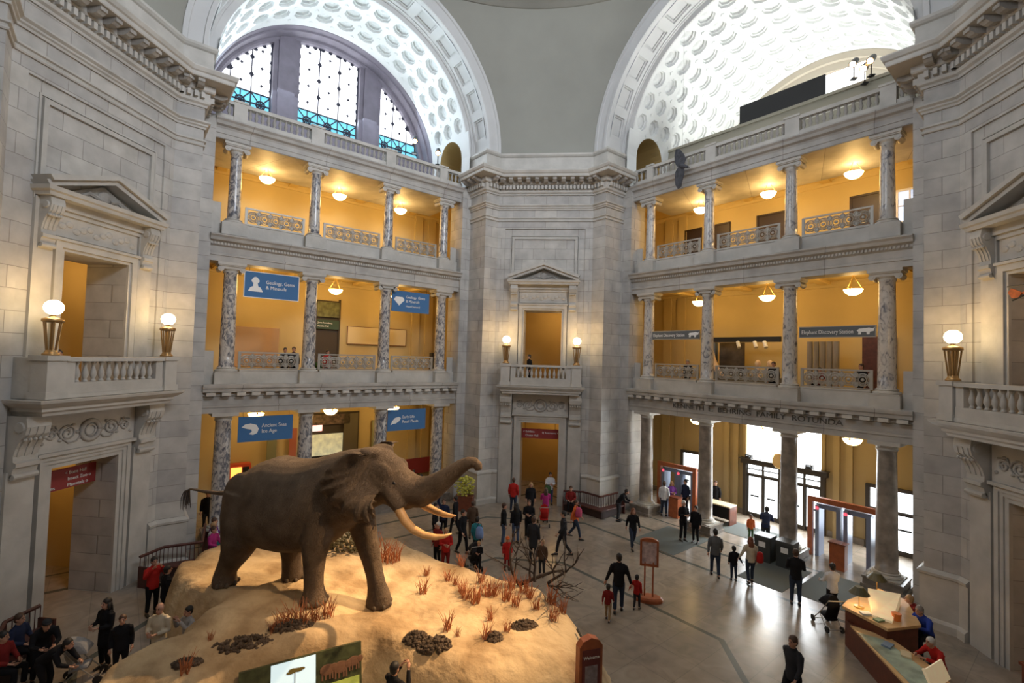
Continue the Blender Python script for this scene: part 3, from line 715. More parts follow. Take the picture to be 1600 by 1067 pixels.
# attic balustrades
bal = MB().lathe([(.075,0),(.075,.05),(.045,.08),(.05,.12),(.085,.2),(.075,.28),(.045,.4),(.05,.44),(.07,.47),(.07,.5)], seg=8).mesh('baluster', TRIMD, True)
for side, rot, sn in (('left',45,'left'),('right',-45,'right')):
    M = Rz(rot); y0 = 13.74
    posts = [(-5.74,-5.2),(-2.4,-1.8),(1.5,2.07),(4.85,5.35)] if sn == 'left' else [(-5.5,-5.1),(-1.95,-1.42),(1.84,2.43),(5.35,5.87)]
    edges = [-6.42]+[v for p in posts for v in p]+[6.42]
    for i, (a, b) in enumerate(posts):
        p = MB(); p.box(a,b,y0-.17,y0+.2,18.0,18.86); p.box(a-.04,b+.04,y0-.21,y0+.24,18.86,18.95)
        tag(p.build('balustrade_post', TRIM, M=M), 'solid stone post, %s from the left in the %s attic balustrade' % (ORD[i], sn), 'post', 'attic balustrade posts')
    for i in range(0, len(edges), 2):
        a, b = edges[i]+.002, edges[i+1]-.002; w = b-a
        r = empty('balustrade', 'run of turned stone balusters, %s from the left along the top of the %s colonnade' % (ORD[i//2] if i//2 < 4 else 'fifth', sn), 'balustrade', 'attic balustrades', M=M @ T((a+b)/2, y0, 18.0))
        m = MB(); m.box(-w/2,w/2,-.13,.13,0,.2); m.build('base', TRIM, r)
        m = MB(); m.box(-w/2,w/2,-.15,.15,.72,.88); m.build('rail', TRIM, r)
        n = max(1, int(w/.245)); e = w-.0
        if w > .6:
            for s in (-1,1): pass
        for k in range(n):
            o = bpy.data.objects.new('baluster', bal); COL.objects.link(o); o.parent = r; o.location = (-e/2+e*(k+.5)/n, 0, .2); o.scale = (1,1,1.04)
# ------------------------------------------------------------------ gallery rooms
OCHRE_SHADED = mat('shaded_ochre_plaster', (.36,.275,.14), .7, var=.05, vscale=.7, spec=.3)  # same ochre darkened: the dimness of the entrance hall is put into the colour
def gallery(side, rot, n):
    M = Rz(rot)
    for lev, (z0, z1) in enumerate(((FZ,5.1),(6.22,12.1),(12.86,17.35))):
        g = MB(); X = 8.4
        bw = BW
        def wallq(a, b): g.add([(a[0],a[1],z0),(b[0],b[1],z0),(b[0],b[1],z1),(a[0],a[1],z1)],[(0,1,2,3)])
        wallq((-X,14.75),(-X,bw)); wallq((-X,bw),(X,bw)); wallq((X,bw),(X,14.75))
        for s in (-1,1): wallq((s*X,14.76),(s*6.4,14.76))
        # pilasters and crown moulding
        for x in (-7.2,-6.2,6.2,7.2): g.box(x-.28,x+.28,bw-.12,bw,z0,z1)
        g.sweep([(-X,bw),(X,bw)],[(0,z1-.3),(.05,z1-.28),(.08,z1-.18),(.2,z1-.06),(.2,z1)])
        o = struct(g.build('wall_far_%s_gallery' % side if lev == 0 else 'wall_far_%s_gallery.%03d' % (side, lev), OCHRE_SHADED if (side == 'right' and lev == 0) else OCHRE, M=M))
        c = MB(); c.box(-X,X,14.4,bw+.3,z1,z1+.1); 
        for x in (-5.49,-1.96,1.96,5.49): c.box(x-.22,x+.22,14.4,bw,z1-.16,z1)
        struct(c.build('ceiling_far_%s_gallery' % side, OCHREC, M=M))
        if lev: struct(MB().box(-X,X,14.4,bw,z0-.1,z0).build('floor_far_%s_gallery' % side, OCHREC, M=M))
gallery('left', 45, 0); gallery('right', -45, 1)
# ------------------------------------------------------------------ pendant lamps
def pendant(ch):
    r = empty('pendant_lamp')
    b = MB(); prof = [(.05,-.24),(.18,-.21),(.30,-.12),(.36,-.02),(.38,.03)]; b.lathe(prof+[(.33,.03)], seg=18); b.build('bowl', BOWL, r, smooth=True)
    c = MB()
    for k in range(3):
        a = 2*pi*k/3+.5; c.tube([(.36*cos(a),.36*sin(a),.03),(0,0,ch)],.012,4)
        c.ell((.36*cos(a),.36*sin(a),.06),(.05,.05,.05),6,4)
    c.build('chain', GOLDCH, r)
    t = MB(); t.tube([(0,0,ch),(0,0,ch+2)],.012,5); t.lathe([(.10,-.03),(.04,.06)],c=(0,0,ch),seg=8); t.build('rod', GOLDCH, r)
    return r
# lamp heights: bowl centre z, ceiling z
GAL = {0:(4.56,5.1),1:(11.28,12.1),2:(16.62,17.35)}
GALW = {0:46,1:82,2:135}
for side, rot, sn in (('left',45,'left'),('right',-45,'right')):
    M = Rz(rot)
    for lev in (0,1,2):
        z, zc = GAL[lev]
        for i, x in enumerate((-3.73,0,3.73)):
            if sn == 'right' and lev == 0 and i == 1: x = .02
            r = empty('pendant_lamp', 'glowing bowl pendant lamp, %s bay of the %s %s gallery' % (['left','middle','right'][i], sn, LEVN[lev]), 'lamp', 'gallery pendant lamps')
            ch = min(.68, zc-z-.06)
            q = PROTO.get(('pl',lev))
            if q is None:
                bpy.data.objects.remove(r); q = pendant(ch); PROTO[('pl',lev)] = q; r = q
                rod = [c for c in q.children if c.name.startswith('rod')][0]
                for v in rod.data.vertices:
                    if v.co.z > ch+1: v.co.z = zc-z
                tag(r, 'glowing bowl pendant lamp, %s bay of the %s %s gallery' % (['left','middle','right'][i], sn, LEVN[lev]), 'lamp', 'gallery pendant lamps')
            else:
                lab = r['label']; bpy.data.objects.remove(r); r = copy_tree(q); r['label'] = lab
            r.matrix_world = M @ T(x, 16.3, z)
            l = bpy.data.lights.new('bowl_light','POINT'); l.energy = GALW[lev] if (sn == 'left' or lev) else 8
            if sn == 'right' and lev == 1: l.energy = 62
            l.color = (1,.60,.19); l.shadow_soft_size = .3
            lo = bpy.data.objects.new('bowl_light', l); COL.objects.link(lo); lo.matrix_world = M @ T(x, 16.3, z-.42)
            if lev == 2 or lev == 1:
                l2 = bpy.data.lights.new('bowl_uplight','POINT'); l2.energy = 20 if lev == 2 else 12; l2.color = (1,.64,.24); l2.shadow_soft_size = .15
                lo = bpy.data.objects.new('bowl_uplight', l2); COL.objects.link(lo); lo.matrix_world = M @ T(x, 16.3, z+.18)
# ------------------------------------------------------------------ text helper
def text(parent, s, size, mat_, M, ex=.006, align='LEFT', name='lettering', sx=1):
    c = bpy.data.curves.new(name,'FONT'); c.body = s; c.size = size; c.extrude = ex; c.align_x = align; c.space_line = .95
    o = bpy.data.objects.new(name, c); COL.objects.link(o)
    dg = bpy.context.evaluated_depsgraph_get(); me = bpy.data.meshes.new_from_object(o.evaluated_get(dg)); bpy.data.objects.remove(o)
    me.materials.clear(); me.materials.append(mat_)
    o = bpy.data.objects.new(name, me); COL.objects.link(o)
    if parent: o.parent = parent
    # text stands in the xz plane facing -y
    o.matrix_local = M @ Matrix.Rotation(pi/2,4,'X') @ Matrix.Diagonal((sx,1,1,1)); return o
def sign(name, M, w, h, back, lab, cat, lines, group=None, th=.04, border=None):
    r = empty(name, lab, cat, group, M=M)
    p = MB(); p.box(-w/2,w/2,0,th,-h/2,h/2); p.build('panel', back, r)
    if border:
        b = MB()
        for x0,x1,z0,z1 in ((-w/2-.03,w/2+.03,h/2,h/2+.03),(-w/2-.03,w/2+.03,-h/2-.03,-h/2),(-w/2-.03,-w/2,-h/2,h/2),(w/2,w/2+.03,-h/2,h/2)): b.box(x0,x1,-.01,th+.01,z0,z1)
        b.build('frame', border, r)
    for (s, x, z, size, al, sx) in lines: text(r, s, size, WHITE, T(x,-.012,z), align=al, sx=sx)
    return r
ML, MR = Rz(45), Rz(-45)
def hang(r, w, h, up):   # hanging cords
    c = MB()
    for s in (-1,1): c.tube([(s*w*.42,.02,h/2),(s*w*.42,.02,h/2+up)],.01,4)
    c.build('cord', DARKBR, r)
# blue banners
def icon(r, parts, name='emblem'):
    m = MB()
    for kind, a in parts:
        if kind == 'p': m.prism(a,'y',-.014,.001)
        else: m.ell((a[0],-.004,a[1]),(a[2],.012,a[3]),14,6)
    m.build(name, WHITE, r)
W_, H_ = 2.34, 1.16
B = 'blue hanging banners'
r = sign('banner', ML @ T(-3.76,14.0,10.83), W_, H_, BLUE, 'blue banner with mineral specimen emblem, left bay of the left second-floor gallery', 'banner', [('Geology, Gems',-.28,.08,.235,'LEFT',.86),('& Minerals',-.28,-.17,.235,'LEFT',.9)], B, border=WHITE)
icon(r, [('e',(-.72,.18,.17,.13)),('e',(-.72,.27,.11,.09)),('p',[(-.80,.1),(-.64,.1),(-.60,-.08),(-.50,-.12),(-.40,-.32),(-1.02,-.32),(-.93,-.14),(-.82,-.08)])]); hang(r, W_, H_, .2)
r = sign('banner', ML @ T(3.48,14.0,10.77), W_, H_, BLUE, 'blue banner with cut diamond emblem, right bay of the left second-floor gallery', 'banner', [('Geology, Gems',-.32,.2,.225,'LEFT',.86),('& Minerals',-.32,-.04,.225,'LEFT',.88),('Hope Diamond',-.32,-.3,.15,'LEFT',.95)], B, border=None)
icon(r, [('p',[(-1.05,.08),(-.93,.24),(-.52,.24),(-.40,.08),(-.72,-.24)])]); hang(r, W_, H_, .25)
r = sign('banner', ML @ T(-3.74,14.0,4.15), W_, H_, BLUE, 'blue banner with curled shell emblem, left bay of the left ground-floor arcade', 'banner', [('Ancient Seas',-.2,.06,.245,'LEFT',.86),('Ice Age',-.2,-.2,.245,'LEFT',.9)], B)
icon(r, [('p',[(-1.03,.1),(-.9,.22),(-.66,.26),(-.42,.18),(-.32,.0),(-.38,-.2),(-.55,-.27),(-.72,-.22),(-.6,-.12),(-.62,-.02),(-.8,.02)])]); hang(r, W_, H_, .25)
r = sign('banner', ML @ T(3.5,14.0,4.14), W_, H_, BLUE, 'blue banner with fossil leaf emblem, right bay of the left ground-floor arcade', 'banner', [('Early Life',-.3,.08,.235,'LEFT',.88),('Fossil Plants',-.3,-.18,.235,'LEFT',.88)], B)
icon(r, [('p',[(-.98,-.26),(-.9,-.05),(-.74,.12),(-.5,.18),(-.38,.1),(-.48,-.06),(-.68,-.18),(-.86,-.2)])]); hang(r, W_, H_, .25)
# grey exhibit signs on the right second floor
for x, w, nm in ((-3.8,2.84,'left'),(3.75,2.74,'right')):
    r = sign('exhibit_sign', MR @ T(x,14.0,9.27), w, .42, GREYS, 'long grey sign strip hung in the %s bay of the right second-floor gallery' % nm, 'sign', [('Elephant Discovery Station',-w/2+.07,-.08,.24,'LEFT',.74)], 'grey exhibit signs', border=IRON)
    x0 = w/2-.62
    icon(r, [('p',[(x0,.02),(x0+.08,.1),(x0+.3,.12),(x0+.42,.14),(x0+.55,.1),(x0+.6,.16),(x0+.57,.0),(x0+.45,-.02),(x0+.43,-.13),(x0+.34,-.13),(x0+.33,-.03),(x0+.16,-.03),(x0+.14,-.13),(x0+.05,-.13),(x0+.06,-.02)])])
# inscription on the right frieze (right frame: +x runs away from the far pier)
t = empty('frieze_inscription', 'dark capital lettering along the frieze above the right ground-floor columns', 'lettering', M=MR @ T(-3.62,13.615,5.42)); xx = 0
for wd_ in 'KENNETH E. BEHRING FAMILY ROTUNDA'.split():
    q = text(t, wd_, .33, mat('incised_letters',(.10,.095,.085),.8), T(xx,0,0), ex=.012, name='word', sx=1.19); xx += 1.19*max(v.co.x for v in q.data.vertices)+.23
# red direction signs in the pier doorways
r = sign('direction_sign', T(.0,14.5,3.35), 2.16, .56, RED, 'dark red direction sign with white lettering across the top of the far pier doorway', 'sign', [('< Exhibits',-1.0,.06,.17,'LEFT',1),('Ocean Hall',-.86,-.16,.17,'LEFT',1),('Q Restrooms >',.12,.02,.15,'LEFT',1)], 'red direction signs')
hang(r, 2.1, .56, .4)
r = sign('direction_sign', Rz(90) @ T(-.02,14.75,3.45), 2.14, .66, RED, 'dark red direction sign with three rows of white lettering in the left pier doorway', 'sign', [('< Shops',-1.0,.12,.15,'LEFT',1),('Library',-.95,-.08,.15,'LEFT',1),('Restrooms',-.95,-.28,.15,'LEFT',1),('< Bone Hall',.0,.12,.15,'LEFT',1),('Insect Zoo o',.1,-.08,.15,'LEFT',1),('Mammals o',.1,-.28,.15,'LEFT',1)], 'red direction signs')
hang(r, 2.1, .66, .25)
# ------------------------------------------------------------------ entrance hall, right ground floor (right frame: +x to the right in the picture)
def entrance():
    M = MR; y = BW-.02
    def leaf(r, x0, x1, z0, z1, name='door_leaf', bar=True, glassm=DOORG):
        f = MB(); t = .07
        for a in ((x0,x0+t,z0,z1),(x1-t,x1,z0,z1),(x0,x1,z1-t,z1),(x0,x1,z0,z0+.22)): f.box(a[0],a[1],y-.06,y,a[2],a[3])
        o = f.build(name, DARKBR, r); 
        p = MB(); p.box(x0+t,x1-t,y-.03,y-.02,z0+.22,z1-t); p.build('glass', glassm, o)
        if bar: h = MB(); h.box(x0+.2,x1-.2,y-.1,y-.06,z0+1.12,z0+1.2); h.build('push_bar', BLACK, o)
    r = empty('door_1', M=M); struct(r)
    xs = [-1.92,-1.05,-.2,.45,1.02,1.80]
    for a, b in zip(xs[:-1], xs[1:]):
        leaf(r, a+.02, b-.02, FZ, 1.62)
    f = MB()
    for x in xs: f.box(x-.05,x+.05,y-.12,y,FZ,2.35)
    f.box(-2.1,-1.92,y-.2,y,FZ,2.6); f.box(1.80,1.98,y-.2,y,FZ,2.6)
    f.box(-2.1,1.98,y-.14,y,1.62,1.72); f.box(-2.2,2.1,y-.3,y,2.25,2.5); f.box(-2.25,2.15,y-.4,y,2.5,2.56); f.box(-1.92,1.8,y-.1,y,1.95,2.0)
    f.build('frame', DARKBR, r)
    t = MB()
    for a, b in zip(xs[:-1], xs[1:]): t.box(a+.06,b-.06,y-.04,y-.03,1.72,2.25)
    t.build('transom_glass', DOORG, r)
    w = empty('window_5', M=M); struct(w)
    p = MB(); p.box(-1.95,1.82,y-.05,y-.04,2.56,4.75); p.build('pane', mat('overexposed_window_glass',(.9,.95,1),.1,emit=(.95,.98,1),es=5), w)
    b = MB()
    for x in (-1.2,-.55,.1,.75,1.3): b.box(x-.012,x+.012,y-.08,y-.05,2.56,4.75)
    b.box(-2.1,-1.95,y-.2,y,2.56,4.9); b.box(1.82,1.97,y-.2,y,2.56,4.9); b.build('frame', OCHRE_SHADED, w)
    c = MB(); c.lathe([(.01,-.06),(.36,-.06),(.42,0),(.36,.06),(.01,.06)], seg=24); c.xf(T(-.05,y-.42,2.72) @ Matrix.Rotation(pi/2,4,'X'))
    tag(c.build('entrance_medallion', BRASS, M=M), 'round brass medallion above the middle of the entrance doors', 'medallion')
    for k, x in enumerate((-1.75,1.3)):
        s = MB(); s.box(x-.16,x+.16,y-.36,y-.12,2.56,2.76); s.box(x-.1,x+.1,y-.42,y-.36,2.60,2.72)
        tag(s.build('speaker', BLACK, M=M), 'small black box on the ledge over the entrance doors, %s one' % ('left' if k == 0 else 'right'), 'speaker', 'black boxes over the doors')
    for n, (x0, x1, zt) in enumerate(((-5.95,-4.55,2.2),(3.75,5.6,2.2))):
        r = empty('door_%d' % (n+2), M=M); struct(r); xm = (x0+x1)/2
        for a, b in ((x0,xm),(xm,x1)): leaf(r, a+.02, b-.02, FZ, 1.2, bar=True)
        f = MB()
        for x in (x0,x1): f.box(x-.09,x+.09,y-.16,y,FZ,zt+.15)
        f.box(x0,x1,y-.16,y,zt,zt+.15); f.box(x0,x1,y-.14,y,1.2,1.3); f.build('frame', DARKBR, r)
        t = MB(); t.box(x0+.09,x1-.09,y-.04,y-.03,1.3,zt); t.build('transom_glass', DOORG, r)
    pil = MB()
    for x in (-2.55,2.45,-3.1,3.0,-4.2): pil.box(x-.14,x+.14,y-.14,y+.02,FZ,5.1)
    struct(pil.build('trim_30', OCHRE_SHADED, M=M))
    base = MB(); base.box(-8.3,-6.05,y-.06,y,FZ,FZ+.3); base.box(-4.45,-2.15,y-.06,y,FZ,FZ+.3); base.box(2.05,3.6,y-.06,y,FZ,FZ+.3)
    struct(base.build('baseboard_far_right', DMARB, M=M))
    # security stations: reddish header frame with two walk-through detectors
    for k, (x0, x1, yy) in enumerate(((-5.9,-3.45,15.85),(2.3,4.95,15.35))):
        wd = 'left' if k == 0 else 'right'
        r = empty('security_frame', 'reddish wooden header frame over the %s security station' % wd, 'frame', 'security station frames', M=M @ T(0,yy,FZ))
        b = MB(); b.box(x0,x1,-.10,.10,2.38,2.60); b.build('header', WOODO, r)
        b = MB(); b.box(x0,x0+.2,-.10,.10,0,2.38); b.build('post', WOODO, r)
        if k == 0: b = MB(); b.box(x1-.2,x1,-.10,.10,0,2.38); b.build('post', WOODO, r)
        for j in range(2):
            xa = x0+.3+j*(x1-x0-.55)*.52; ww = .98
            d = empty('metal_detector', 'blue-grey walk-through metal detector, %s of the pair at the %s security station' % (['left','right'][j], wd), 'metal detector', 'walk-through metal detectors', M=M @ T(0,yy+.25,FZ))
            for x in (xa, xa+ww-.16):
                q = MB(); q.box(x,x+.16,-.32,.32,0,2.25); q.build('side_panel', STEELB, d)
            q = MB(); q.box(xa,xa+ww,-.2,.2,2.1,2.3); q.build('crossbar', STEELB, d)
            q = MB(); q.ell((xa+.08,-.34,2.12),(.07,.03,.07),8,5); q.build('signal_light', mat('red_signal',(.9,.05,.05),.4,emit=(1,.05,.08),es=2.5), d)
        lx = 3.75 if k else -4.05
        lec = empty('lectern', 'small reddish wooden stand beside the %s security station' % wd, 'stand', 'wooden security stands', M=M @ T(lx,14.5 if k else 14.72,FZ))
        q = MB(); q.box(-.28,.28,-.2,.2,0,1.05); q.build('body', WOODO, lec); q = MB(); q.box(-.32,.32,-.24,.24,1.05,1.1); q.build('top', WOODM, lec)
    # folding table left of the doors
    r = empty('table', 'cream topped inspection table with dark underside, left of the entrance doors', 'table', M=T(9.8,13.0,FZ) @ Rz(-45))
    q = MB(); q.box(-.75,.75,-.38,.38,.93,.99); q.build('tabletop', CREAM, r)
    for sx in (-1,1): q = MB(); q.box(sx*.72-.03,sx*.72+.03,-.36,.36,0,.93); q.build('leg', WOODM, r)
    q = MB(); q.box(-.69,.69,.3,.34,.1,.9); q.build('back_panel', BLACK, r)
    # x-ray / stroller bins near third column
    for k, (x, yv) in enumerate(((10.15,8.05),(10.8,7.45))):
        r = empty('litter_bin', 'dark grey litter bin, %s of the two standing before the third column from the left' % ['left','right'][k], 'bin', 'dark litter bins', M=T(x,yv,FZ) @ Rz(-45))
        q = MB(); q.box(-.33,.33,-.3,.3,0,.95); q.build('body', mat('charcoal_plastic',(.035,.04,.04),.5), r)
        q = MB(); q.box(-.35,.35,-.32,.32,.95,1.08); q.build('lid', mat('charcoal_lid',(.05,.055,.055),.45), r)
        q = MB(); q.box(-.14,.14,-.315,-.3,.62,.84); q.build('label_plate', WHITE, r)
    # mats
    for k, (cx, cy, hx, hy, lab) in enumerate(((6.55,9.75,1.15,1.6,'large grey entrance mat on the floor before the left security station'),(10.7,11.6,1.3,1.0,'grey-blue mat on the floor inside the entrance doors'),(9.95,6.6,.85,1.45,'grey entrance mat on the floor before the litter bins'),(11.8,5.3,1.2,1.5,'grey mat on the floor behind the white-shirted visitor'))):
        m = MB(); m.box(-hx,hx,-hy,hy,0,.012); tag(m.build('floor_mat', MAT_, M=T(cx,cy,FZ) @ Rz(-45)), lab, 'mat', 'entrance mats')
entrance()
# ------------------------------------------------------------------ wall fittings of the upper right galleries
def upper_right():
    M = MR; y = BW-.02
    for k, (x0, x1) in enumerate(((-5.95,-5.0),(-4.25,-3.2),(-1.45,-.0),(3.05,4.3))):
        o = MB(); o.box(x0,x1,y-.06,y,12.86,16.15); o.box(x0-.1,x0,y-.1,y,12.86,16.25); o.box(x1,x1+.1,y-.1,y,12.86,16.25); o.box(x0-.1,x1+.1,y-.1,y,16.15,16.25)
        struct(o.build('door_%d' % (5+k), mat('very_dark_door',(.03,.016,.01),.5), M=M))
    r = empty('window_6', M=M); struct(r); q = MB(); q.box(4.85,5.75,y-.05,y-.04,14.6,16.0); q.build('pane', mat('dim_window_glass',(.5,.6,.8),.1,emit=(.55,.68,.95),es=.9), r)
    q = MB()
    for a in ((4.78,4.88,14.5,16.1),(5.72,5.82,14.5,16.1),(4.78,5.82,16.0,16.1),(4.78,5.82,14.5,14.62),(5.27,5.33,14.6,16.0),(4.85,5.75,15.3,15.35)): q.box(a[0],a[1],y-.1,y-.03,a[2],a[3])
    q.build('frame', WHITE, r)
    # second floor: exhibit bay
    r = empty('track_light_bar', 'dark lighting bar with white spot cans above the second-floor specimen display', 'light bar', M=M)
    q = MB(); q.box(-3.2,.4,16.9,17.1,9.0,9.28); q.build('bar', BLACK, r)
    for x in (-1.75,-.85,-.35):
        q = MB(); q.tube([(x,16.85,9.02),(x+.16,16.7,8.7)],[.09,.1],10); q.build('spot_can', WHITE, r)
    q = MB(); q.box(-3.95,-3.2,17.2,17.5,6.22,9.0)
    tag(q.build('blue_partition', mat('slate_blue_panel',(.13,.16,.2),.6), M=M), 'tall slate blue panel in the left bay of the right second-floor gallery', 'panel')
    r = empty('display_case', 'long specimen display case in the middle bay of the right second-floor gallery', 'display case', M=M)
    q = MB(); q.box(-2.9,.9,16.6,17.3,6.22,7.15); q.build('plinth', mat('olive_panel',(.12,.10,.06),.6), r)
    q = MB(); q.box(-3.1,-1.7,17.5,17.6,7.0,9.0); q.build('photo_panel', mat('brown_photo',(.10,.075,.05),.5,var=.5,vscale=2), r)
    q = MB(); q.tube([(-3.05,16.6,8.6),(-2.95,16.6,8.0),(-2.7,16.55,7.4),(-2.35,16.5,7.15)],[.05,.12,.16,.05],8)
    tag(q.build('bone_specimen', mat('pale_bone',(.75,.55,.35),.5), M=M), 'pale curved bone specimen standing at the left end of the second-floor display case', 'specimen')
    for k, x in enumerate((-.55,.05)):
        q = MB(); q.ell((x,16.6,7.85),(.15,.15,.2),10,7); q.tube([(x,16.6,7.1),(x,16.6,7.7)],[.16,.1],8)
        tag(q.build('bust', mat('pale_bone',(.75,.55,.35),.5), M=M), 'small pale bust on the second-floor display case, %s one' % ['left','right'][k], 'bust', 'busts on the display case')
    q = MB()
    for k in range(5): q.tube([(1.75+k*.28,17.0,6.22),(1.75+k*.28,17.0,9.0)],.13,8)
    tag(q.build('curtain', mat('grey_curtain',(.28,.26,.24),.8), M=M), 'grey pleated curtain in the right bay of the right second-floor gallery', 'curtain')
    o = MB(); o.box(3.5,4.8,y-.1,y,6.22,9.3); struct(o.build('door_9', WOODD, M=M))
upper_right()
def left_side():
    M = ML; y = BW-.02
    # second floor left
    q = MB(); q.box(-4.6,-2.3,y-.08,y,6.9,9.05)
    struct(q.build('trim_31', mat('polished_bronze_door',(.95,.60,.32),.2,.7), M=M))
    o = MB(); o.box(-.35,1.0,y-.03,y,6.22,10.9); o.box(-.45,-.35,y-.1,y,6.22,11); o.box(1.0,1.1,y-.1,y,6.22,11)
    struct(o.build('door_4', mat('painted_doorway_dark',(.05,.035,.02),.7), M=M))  # flat dark sheet painted in place of the unlit room beyond
    r = sign('room_sign', M @ T(.35,BW-.2,9.45), 1.3, .55, mat('dark_green',(.03,.06,.03),.6), 'small dark green sign in the doorway of the left second-floor gallery', 'sign', [('Janet Annenberg',-.6,.05,.14,'LEFT',.9),('Hooker Hall',-.6,-.15,.14,'LEFT',.9)])
    r = sign('room_sign', M @ T(.35,BW-.2,10.35), 1.3, .9, mat('olive_picture',(.12,.13,.06),.6,var=.5,vscale=4), 'dark olive picture panel above the green doorway sign, left second-floor gallery', 'panel', [])
    r = sign('wall_panel', M @ T(3.55,BW-.1,8.9), 3.9, 1.05, mat('cream_panel',(.72,.6,.36),.5), 'long cream wall panel in a thin brown frame on the left second-floor gallery wall', 'panel', [], border=WOODM)
    q = MB(); q.box(5.75,6.05,15.4,15.7,6.22,7.95); tag(q.build('information_post', DARKBR, M=M), 'slim dark information post near the right end of the left second-floor gallery', 'post')
    # ground floor left: exhibit openings
    o = MB(); o.box(-.75,2.55,y-.03,y,FZ,4.2); struct(o.build('door_10', mat('painted_doorway_dark',(.05,.035,.02),.7), M=M))  # darkness of the exhibit interior painted as a flat sheet
    def panel(x0,x1,z0,z1,m,lab,yy=BW-.25,em=None):
        q = MB(); q.box(x0,x1,yy,yy+.06,z0,z1); return tag(q.build('exhibit_board', m, M=M), lab, 'panel', 'ground-floor exhibit panels')
    panel(-.35,.25,3.15,3.5,mat('lit_pink_panel',(.9,.5,.5),.5,emit=(1,.55,.5),es=1.6),'small glowing pink panel high in the left ground-floor exhibit entrance')
    panel(-.5,1.5,1.7,2.95,mat('lit_cream_panel',(.6,.6,.4),.5,var=.4,vscale=3,emit=(.7,.7,.45),es=.35),'pale lit picture panel in the left ground-floor exhibit entrance')
    panel(-.5,1.9,3.5,4.1,mat('dark_mixed_panel',(.12,.08,.05),.5,var=.7,vscale=5),'dark patterned banner panel at the top of the left ground-floor exhibit entrance')
    panel(1.55,2.4,.2,4.1,mat('olive_panel',(.12,.10,.06),.6),'tall olive panel at the right of the left ground-floor exhibit entrance')
    panel(-2.7,-2.2,.3,3.6,mat('moss_panel',(.22,.22,.12),.5),'tall narrow moss-green panel beside the exhibit entrance')
    panel(-1.55,-1.15,.8,3.4,mat('rust_panel',(.4,.12,.06),.5),'narrow rust-coloured panel left of the exhibit entrance')
    panel(3.35,3.75,1.6,3.6,mat('pale_green_panel',(.30,.30,.18),.5),'narrow pale green panel right of the exhibit entrance')
    r = empty('vending_cabinet', 'orange-red framed glass cabinet against the left ground-floor gallery wall', 'cabinet', M=M)
    q = MB(); q.box(-4.6,-3.5,18.0,18.5,FZ,1.75); q.build('body', mat('orange_red_paint',(.6,.08,.03),.4), r)
    q = MB(); q.box(-4.45,-3.95,17.97,17.99,.2,1.6); q.build('lit_panel', mat('lit_orange_panel',(.9,.5,.1),.5,emit=(1,.45,.08),es=1.8), r)
    q = MB(); q.box(-3.9,-3.6,17.97,17.99,.2,1.6); q.build('dark_panel', BLACK, r)
    # flowering plant on a stand near the far pier
    r = empty('potted_plant', 'yellow-green flowering plant lit beside the left side of the far pier', 'plant', loc=(-3.95,12.2,FZ))
    q = MB(); q.box(-.5,.5,-.3,.3,0,.8); q.build('planter', WOODM, r)
    q = MB(); rn = random.Random(3)
    for k in range(160):
        a = rn.random()*6.28; h = .85+rn.random()*1.0; R = rn.random()**.6*.55
        q.ell((R*cos(a),R*sin(a)*.7,h),(.06+.05*rn.random(),.06,.03+.03*rn.random()),5,3,Matrix.Rotation(rn.random()*3,3,'X'))
    q.build('foliage', mat('yellow_green_leaves',(.50,.48,.08),.5,var=.35,vscale=9), r)
    # red banner behind the last left column
    q = MB(); q.box(5.6,7.9,BW-.4,BW-.3,-.1,.9); tag(q.build('red_barrier', RED, M=M), 'low red panel behind the rightmost left-hand ground-floor column', 'panel')
left_side()
# spotlights and black screen at the attic
def spot_fix(name, pos, aim, lab, em=8):
    r = empty(name, lab, 'spotlight', 'exhibit spotlights', loc=pos)
    d = (Vector(aim)-Vector(pos)).normalized(); q = d.to_track_quat('Z','Y').to_matrix().to_4x4()
    b = MB(); b.lathe([(.10,-.28),(.13,-.26),(.16,0),(.17,.14)], seg=14); b.xf(q); b.build('housing', BLACK, r)
    g = MB(); g.lathe([(.14,.12),(.13,.16),(.02,.18)], seg=14); g.xf(q); g.build('lens', mat('lit_spot_lens',(1,.7,.4),.3,emit=(1,.58,.25),es=20), r)
    s = MB(); s.tube([(0,0,-.1),(0,0,-.75)],.03,6); s.box(-.12,.12,-.12,.12,-.8,-.75); s.build('stand', BLACK, r)
    return r
aim = (-2.5,-1.5,1)
def wl(M, x, y, z): return tuple(M @ Vector((x,y,z)))
spot_fix('spotlight', wl(ML,3.40,14.1,20.15), aim, 'small glowing spotlight on the left attic balustrade, left one of two')
spot_fix('spotlight', wl(ML,4.95,14.1,19.9), aim, 'small glowing spotlight on the left attic balustrade, right one of two beside the small arch')
spot_fix('spotlight', wl(MR,3.95,17.0,21.75), aim, 'glowing spotlight high on the right parapet, right of the black screen')
spot_fix('spotlight', wl(MR,4.2,17.0,22.0), aim, 'upper spotlight high on the right parapet, close to the big right cornice')
spot_fix('spotlight', wl(MR,3.55,16.9,22.1), aim, 'dark spotlight on the right parapet over the bright panel')
q = MB(); q.box(-2.0,2.25,17.26,17.34,21.201,22.3); tag(q.build('black_screen', BLACK, M=MR), 'long black screen standing on the right attic parapet', 'screen')
q = MB(); q.box(2.27,3.9,17.28,17.34,21.201,22.2); tag(q.build('stand_in_window', mat('stand_in_window_glow',(1,1,1),.4,emit=(.95,1,1),es=3), M=MR), 'glaring white panel standing in for the window beside the black screen, right attic parapet', 'light')  # glowing panel added in place of the bright window glimpsed there

